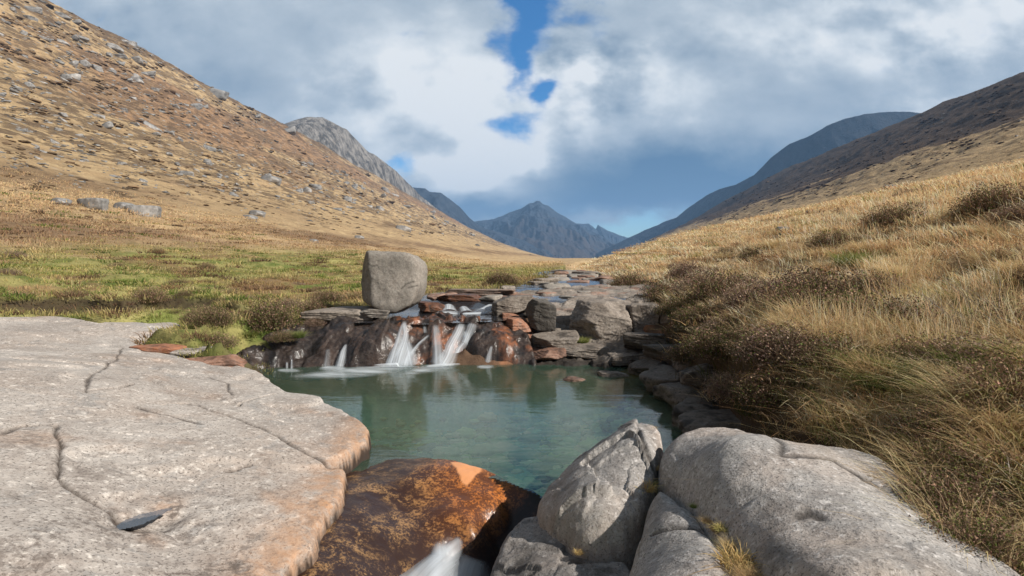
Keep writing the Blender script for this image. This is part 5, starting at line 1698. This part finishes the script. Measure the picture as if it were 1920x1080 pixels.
HB = [make_heather(1), make_heather(2, green=0.3), make_heather(3, cols=((0.22, 0.15, 0.11), (0.16, 0.105, 0.08), (0.30, 0.22, 0.16)), green=0.05)]
for u, v, y, s, i, lab in [(505, 590, 10.9, 1.35, 1, 'dark rounded heather bush on the mossy bank left of the wet rock face'), (592, 570, 12.0, 0.95, 0, 'dark heather bush left of the big boulder'),
                           (540, 560, 12.4, 0.9, 2, 'pale brown heather behind the dark bushes left of the boulder'), (612, 525, 14.0, 1.1, 0, 'tall brown heather on the green bank left of the boulder'),
                           (375, 598, 11.2, 0.8, 1, 'heather bush at the back corner of the pale slab'), (400, 628, 10.0, 0.9, 1, 'low mossy heather patch behind the pale slab'),
                           (140, 590, 12.2, 0.8, 1, 'small dark heather behind the far end of the pale slab'),
                           (280, 585, 12.3, 0.9, 0, 'dark heather overhanging the peat edge'), (345, 575, 12.8, 0.5, 1, 'small round green-brown bush right of the peat edge'),
                           (940, 520, 21.0, 1.6, 0, 'dark heather bush on the left bank of the upper stream'), (30, 590, 11.8, 0.7, 1, 'low dark heather at the left edge behind the slab'),
                           (1480, 770, 5.6, 1.15, 2, 'brown heather bush just behind the top of the granite dome'), (1560, 790, 5.2, 0.85, 1, 'green and brown heather bush behind the granite dome, right of the taller one'),
                           (1250, 545, 14.0, 1.7, 0, 'dark heather bush at the near end of the right bank above the blocks'), (1320, 560, 12.2, 1.6, 2, 'greyish heather bush above the mossy rock'),
                           (1350, 610, 10.2, 1.5, 0, 'dark heather overhanging the shaded right bank'), (1420, 650, 8.6, 1.3, 2, 'brown heather bush hanging over the bank'),
                           (1500, 600, 8.4, 1.4, 2, 'reddish heather in the middle of the right bank'), (1550, 620, 7.6, 1.6, 0, 'large dark brown heather mound in the middle of the right bank'),
                           (1490, 680, 7.4, 1.2, 0, 'dark heather at the lower edge of the right bank'), (1600, 690, 6.4, 1.2, 1, 'dark green heather in the shade of the right bank'),
                           (1700, 700, 5.8, 1.1, 0, 'dark heather hollow behind the dome, under tall straw'), (1560, 470, 12.5, 1.3, 0, 'small dark heather clump high on the right slope'),
                           (1680, 425, 13.0, 1.6, 0, 'dark heather mound near the top of the grass slope'), (1870, 400, 11.0, 1.7, 0, 'dark heather mound at the top right, by the picture edge'),
                           (1780, 860, 3.5, 0.75, 0, 'dark shaded heather tuft over the right end of the dome'), (1850, 950, 3.0, 0.7, 1, 'heather clump in the bottom right corner'),
                           (1900, 840, 3.6, 0.9, 0, 'dark heather at the right edge above the corner clump'), (1400, 585, 10.8, 1.2, 2, 'pale twiggy heather behind the overhanging one'),
                           (1180, 525, 19.0, 1.7, 0, 'small heather clump on the right bank of the upper stream'), (1290, 520, 16.5, 1.5, 2, 'pale brown heather further up the right bank'),
                           (1640, 570, 7.6, 1.1, 0, 'brown heather patch under the bright green tuft'), (1740, 800, 4.6, 0.8, 1, 'low green heather right behind the dome')]:
    x, yy, z = gz_at(u, v, y)
    put(HB[i], (x, yy, z - 0.08), s * 0.9, rs.uniform(0, 6.28), lab, 'heather bush', sz=rs.uniform(0.8, 1.05))

for u, v, y, s, i, lab in [(1790, 930, 2.75, 0.55, 0, 'dark shaded heather lying over the right end of the dome'), (1830, 1030, 2.35, 0.5, 1, 'green-brown heather tuft at the lower right end of the dome'),
                           (1740, 880, 3.25, 0.5, 1, 'low dark heather where the dome meets the grassy bank')]:
    x, yy, z = gz_at(u, v, y)
    put(HB[i], (x, yy, max(z, 0.62)), s, rs.uniform(0, 6.28), lab, 'heather bush')
for k_, (u, y) in enumerate([(1770, 3.2), (1840, 2.9), (1900, 2.6), (1860, 3.4), (1910, 3.0), (1800, 2.45), (1790, 2.8), (1850, 2.2), (1740, 3.05), (1890, 2.35), (1905, 3.6), (1820, 3.7)]):
    x, yy, z = gz_at(u, 900, y)
    put(T_STRAW[k_ % 3], (x, yy, max(z, 0.6) - 0.03), 0.72, rs.uniform(0, 6), 'dry straw tussock in the bottom right corner beyond the dome', 'grass tussock', 'tussocks in the bottom right corner')

for u, v, y, s, i, lab in [(405, 642, 9.6, 0.75, 1, 'mossy green-brown heather between the pale slab and the dark bank bush'),
                           (345, 632, 9.8, 0.6, 2, 'brown sprigs at the back corner of the pale slab'), (530, 628, 10.3, 0.55, 1, 'low heather on top of the wet rock face'), (590, 600, 11.2, 0.5, 2, 'small brown heather on the flat brown ledge')]:
    put(HB[i], D(u, v + 12, y), s, rs.uniform(0, 6.28), lab, 'heather bush', sz=0.75)
for k_, (u, v, y) in enumerate([(350, 645, 9.6), (470, 628, 10.4), (560, 632, 10.4), (300, 640, 9.9), (620, 590, 11.8)]):
    put(T_GREEN[k_ % 2], D(u, v, y), 0.5, rs.uniform(0, 6), 'short mossy green tuft on the rocks between the pale slab and the falls', 'grass tuft', 'mossy tufts left of the falls')

for k_, (u, y) in enumerate([(1650, 4.5), (1690, 4.4), (1730, 4.3), (1770, 4.3), (1815, 4.2), (1860, 4.1), (1900, 4.1), (1710, 4.8), (1790, 4.7), (1880, 4.6), (1620, 4.9)]):
    x = (u - 960) / F * y
    z = float(ground_h(np.array([x]), np.array([y]))[0])
    put(T_GREEN[k_ % 2], (x, y, z), 0.75, k_ * 2.1, 'yellow-green tuft in the row behind the right end of the granite dome', 'grass tuft', 'green tufts behind the granite dome')

# stones lying on the bed of the pool
q = np.random.RandomState(33)
bv, bf = ico(2)
NP = 1100
px_ = q.uniform(-2.6, 2.2, NP)
py_ = q.uniform(4.7, 9.4, NP)
ok = ~on_rock(px_, py_) & in_bed(px_, py_, -0.3)
px_, py_ = px_[ok], py_[ok]
pz_ = ground_h(px_, py_)
NP = len(px_)
sz_ = np.clip(q.gamma(2.0, 0.028, NP) + 0.02, 0, 0.2)
vv = bv[None] * (1 + q.normal(0, 0.12, (NP, len(bv), 1))) * np.stack([sz_ * 1.3, sz_, sz_ * 0.55], 1)[:, None, :] + np.stack([px_, py_, pz_], 1)[:, None, :]
ff = (bf[None] + (np.arange(NP) * len(bv))[:, None, None]).reshape(-1, 3)
cc = np.repeat(jitter(np.array([(0.55, 0.74, 0.36), (0.40, 0.58, 0.32), (0.66, 0.72, 0.44), (0.28, 0.38, 0.22)])[q.randint(0, 4, NP)], q, NP), len(bv), 0)
tag(mesh('pool_pebbles', vv.reshape(-1, 3), ff, M['twig'], dict(col=cc)), kind='stuff')

for k_, y in enumerate([5.3, 5.8, 6.3, 6.8, 7.3, 7.8, 8.4, 9.0, 9.7, 10.4, 11.2]):
    x = float(itp(XR, y)) + [0.45, 0.7, 0.35, 0.6][k_ % 4]
    z = float(ground_h(np.array([x]), np.array([y]))[0])
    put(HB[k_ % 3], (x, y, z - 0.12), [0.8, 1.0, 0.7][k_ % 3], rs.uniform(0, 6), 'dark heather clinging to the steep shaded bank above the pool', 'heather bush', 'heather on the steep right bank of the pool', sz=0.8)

# smaller heather knolls sprinkled over the right bank and along the meadow edge
q = np.random.RandomState(15)
done_ = []
for t_ in range(3000):
    right = t_ % 4 != 0
    if len(done_) >= 80:
        break
    a = math.radians(q.uniform(10, 47) if right else q.uniform(-46, -8))
    r = math.exp(q.uniform(math.log(5.0), math.log(26))) if right else math.exp(q.uniform(math.log(11.5), math.log(30)))
    x, y = r * math.sin(a), r * math.cos(a)
    X = x - 0.1 * y
    if (right and X < 2.6) or (not right and (X > -3.2)):
        continue
    if in_bed(np.array([x]), np.array([y]), 0.0)[0] or on_rock(np.array([x]), np.array([y]))[0] or any((x - p0) ** 2 + (y - q0) ** 2 < (0.05 * r) ** 2 for p0, q0 in done_):
        continue
    if fbm(x * 0.25, y * 0.25, 61.0, 3) < -0.05:
        continue
    done_.append((x, y))
    z = float(ground_h(np.array([x]), np.array([y]))[0])
    put(HB[q.randint(0, 3)], (x, y, z - 0.1), q.uniform(0.5, 1.0) * (0.8 + 0.02 * r) * (1.0 if right else 0.7), q.uniform(0, 6.28),
        'small heather knoll among the dry grass of the right bank' if right else 'small heather knoll in the green meadow on the left',
        'heather bush', 'heather knolls on the right bank' if right else 'heather knolls in the left meadow', sz=q.uniform(0.5, 0.9))

# bare curved stems standing out of the grass at the right
def stem(pts, rad):
    pts = np.array(pts)
    ang = np.linspace(0, 2 * np.pi, 6)[:-1]
    n = len(pts)
    ring = np.stack([np.cos(ang), np.sin(ang), 0 * ang], 1)
    v = pts[:, None, :] + ring[None] * (rad * (1 - 0.7 * np.linspace(0, 1, n)))[:, None, None]
    a = np.arange(n * 5).reshape(n, 5)
    f = np.stack([a[:-1], np.roll(a, -1, 1)[:-1], np.roll(a, -1, 1)[1:], a[1:]], -1).reshape(-1, 4)
    return v.reshape(-1, 3), f


q = np.random.RandomState(9)
for u, v, y in [(1760, 690, 5.2), (1820, 640, 5.0), (1700, 640, 6.0), (1880, 600, 5.0)]:
    V, Fa, k = [], [], 0
    for j in range(7):
        b = np.array(gz_at(u, v, y)) + np.array([q.normal(0, 0.05), q.normal(0, 0.05), 0])
        dr = np.array([q.normal(-0.25, 0.35), q.normal(0, 0.25), 1.0])
        t = np.linspace(0, 1, 12)[:, None]
        L = q.uniform(0.5, 0.85)
        pts = b + dr * t * L + np.array([q.normal(-0.3, 0.2), q.normal(0, 0.2), -0.25]) * (t ** 2) * L + 0.02 * np.cumsum(q.normal(0, 0.5, (12, 3)), 0)
        vv, ff = stem(pts, 0.0045)
        V.append(vv)
        Fa.append(ff + k)
        k += len(vv)
    vv = np.vstack(V)
    o = mesh('bare_shrub', vv, np.vstack(Fa), M['twig'], dict(col=np.tile((0.30, 0.25, 0.22), (len(vv), 1))))
    tag(o, 'leafless shrub of thin grey twigs among the tall grass at the right', 'shrub', 'bare shrubs at the right')

# ------------------------------------------------------------------ air
m, g = new_mat('haze_air')
pv = g.n('ShaderNodeVolumePrincipled', None, Color=(0.34, 0.60, 1.0), Density=0.00015, Anisotropy=0.0)
g.n('ShaderNodeOutputMaterial', None, Volume=pv)
hz = [(-4500, -60, -30), (4500, -60, -30), (4500, 7000, -30), (-4500, 7000, -30), (-4500, -60, 700), (4500, -60, 700), (4500, 7000, 700), (-4500, 7000, 700)]
hz = [(x, y if y > 0 else -3000, z) for x, y, z in hz]
o = mesh('haze', hz, [(0, 3, 2, 1), (4, 5, 6, 7), (0, 1, 5, 4), (1, 2, 6, 5), (2, 3, 7, 6), (3, 0, 4, 7)], m, smooth=False)
tag(o, kind='stuff')
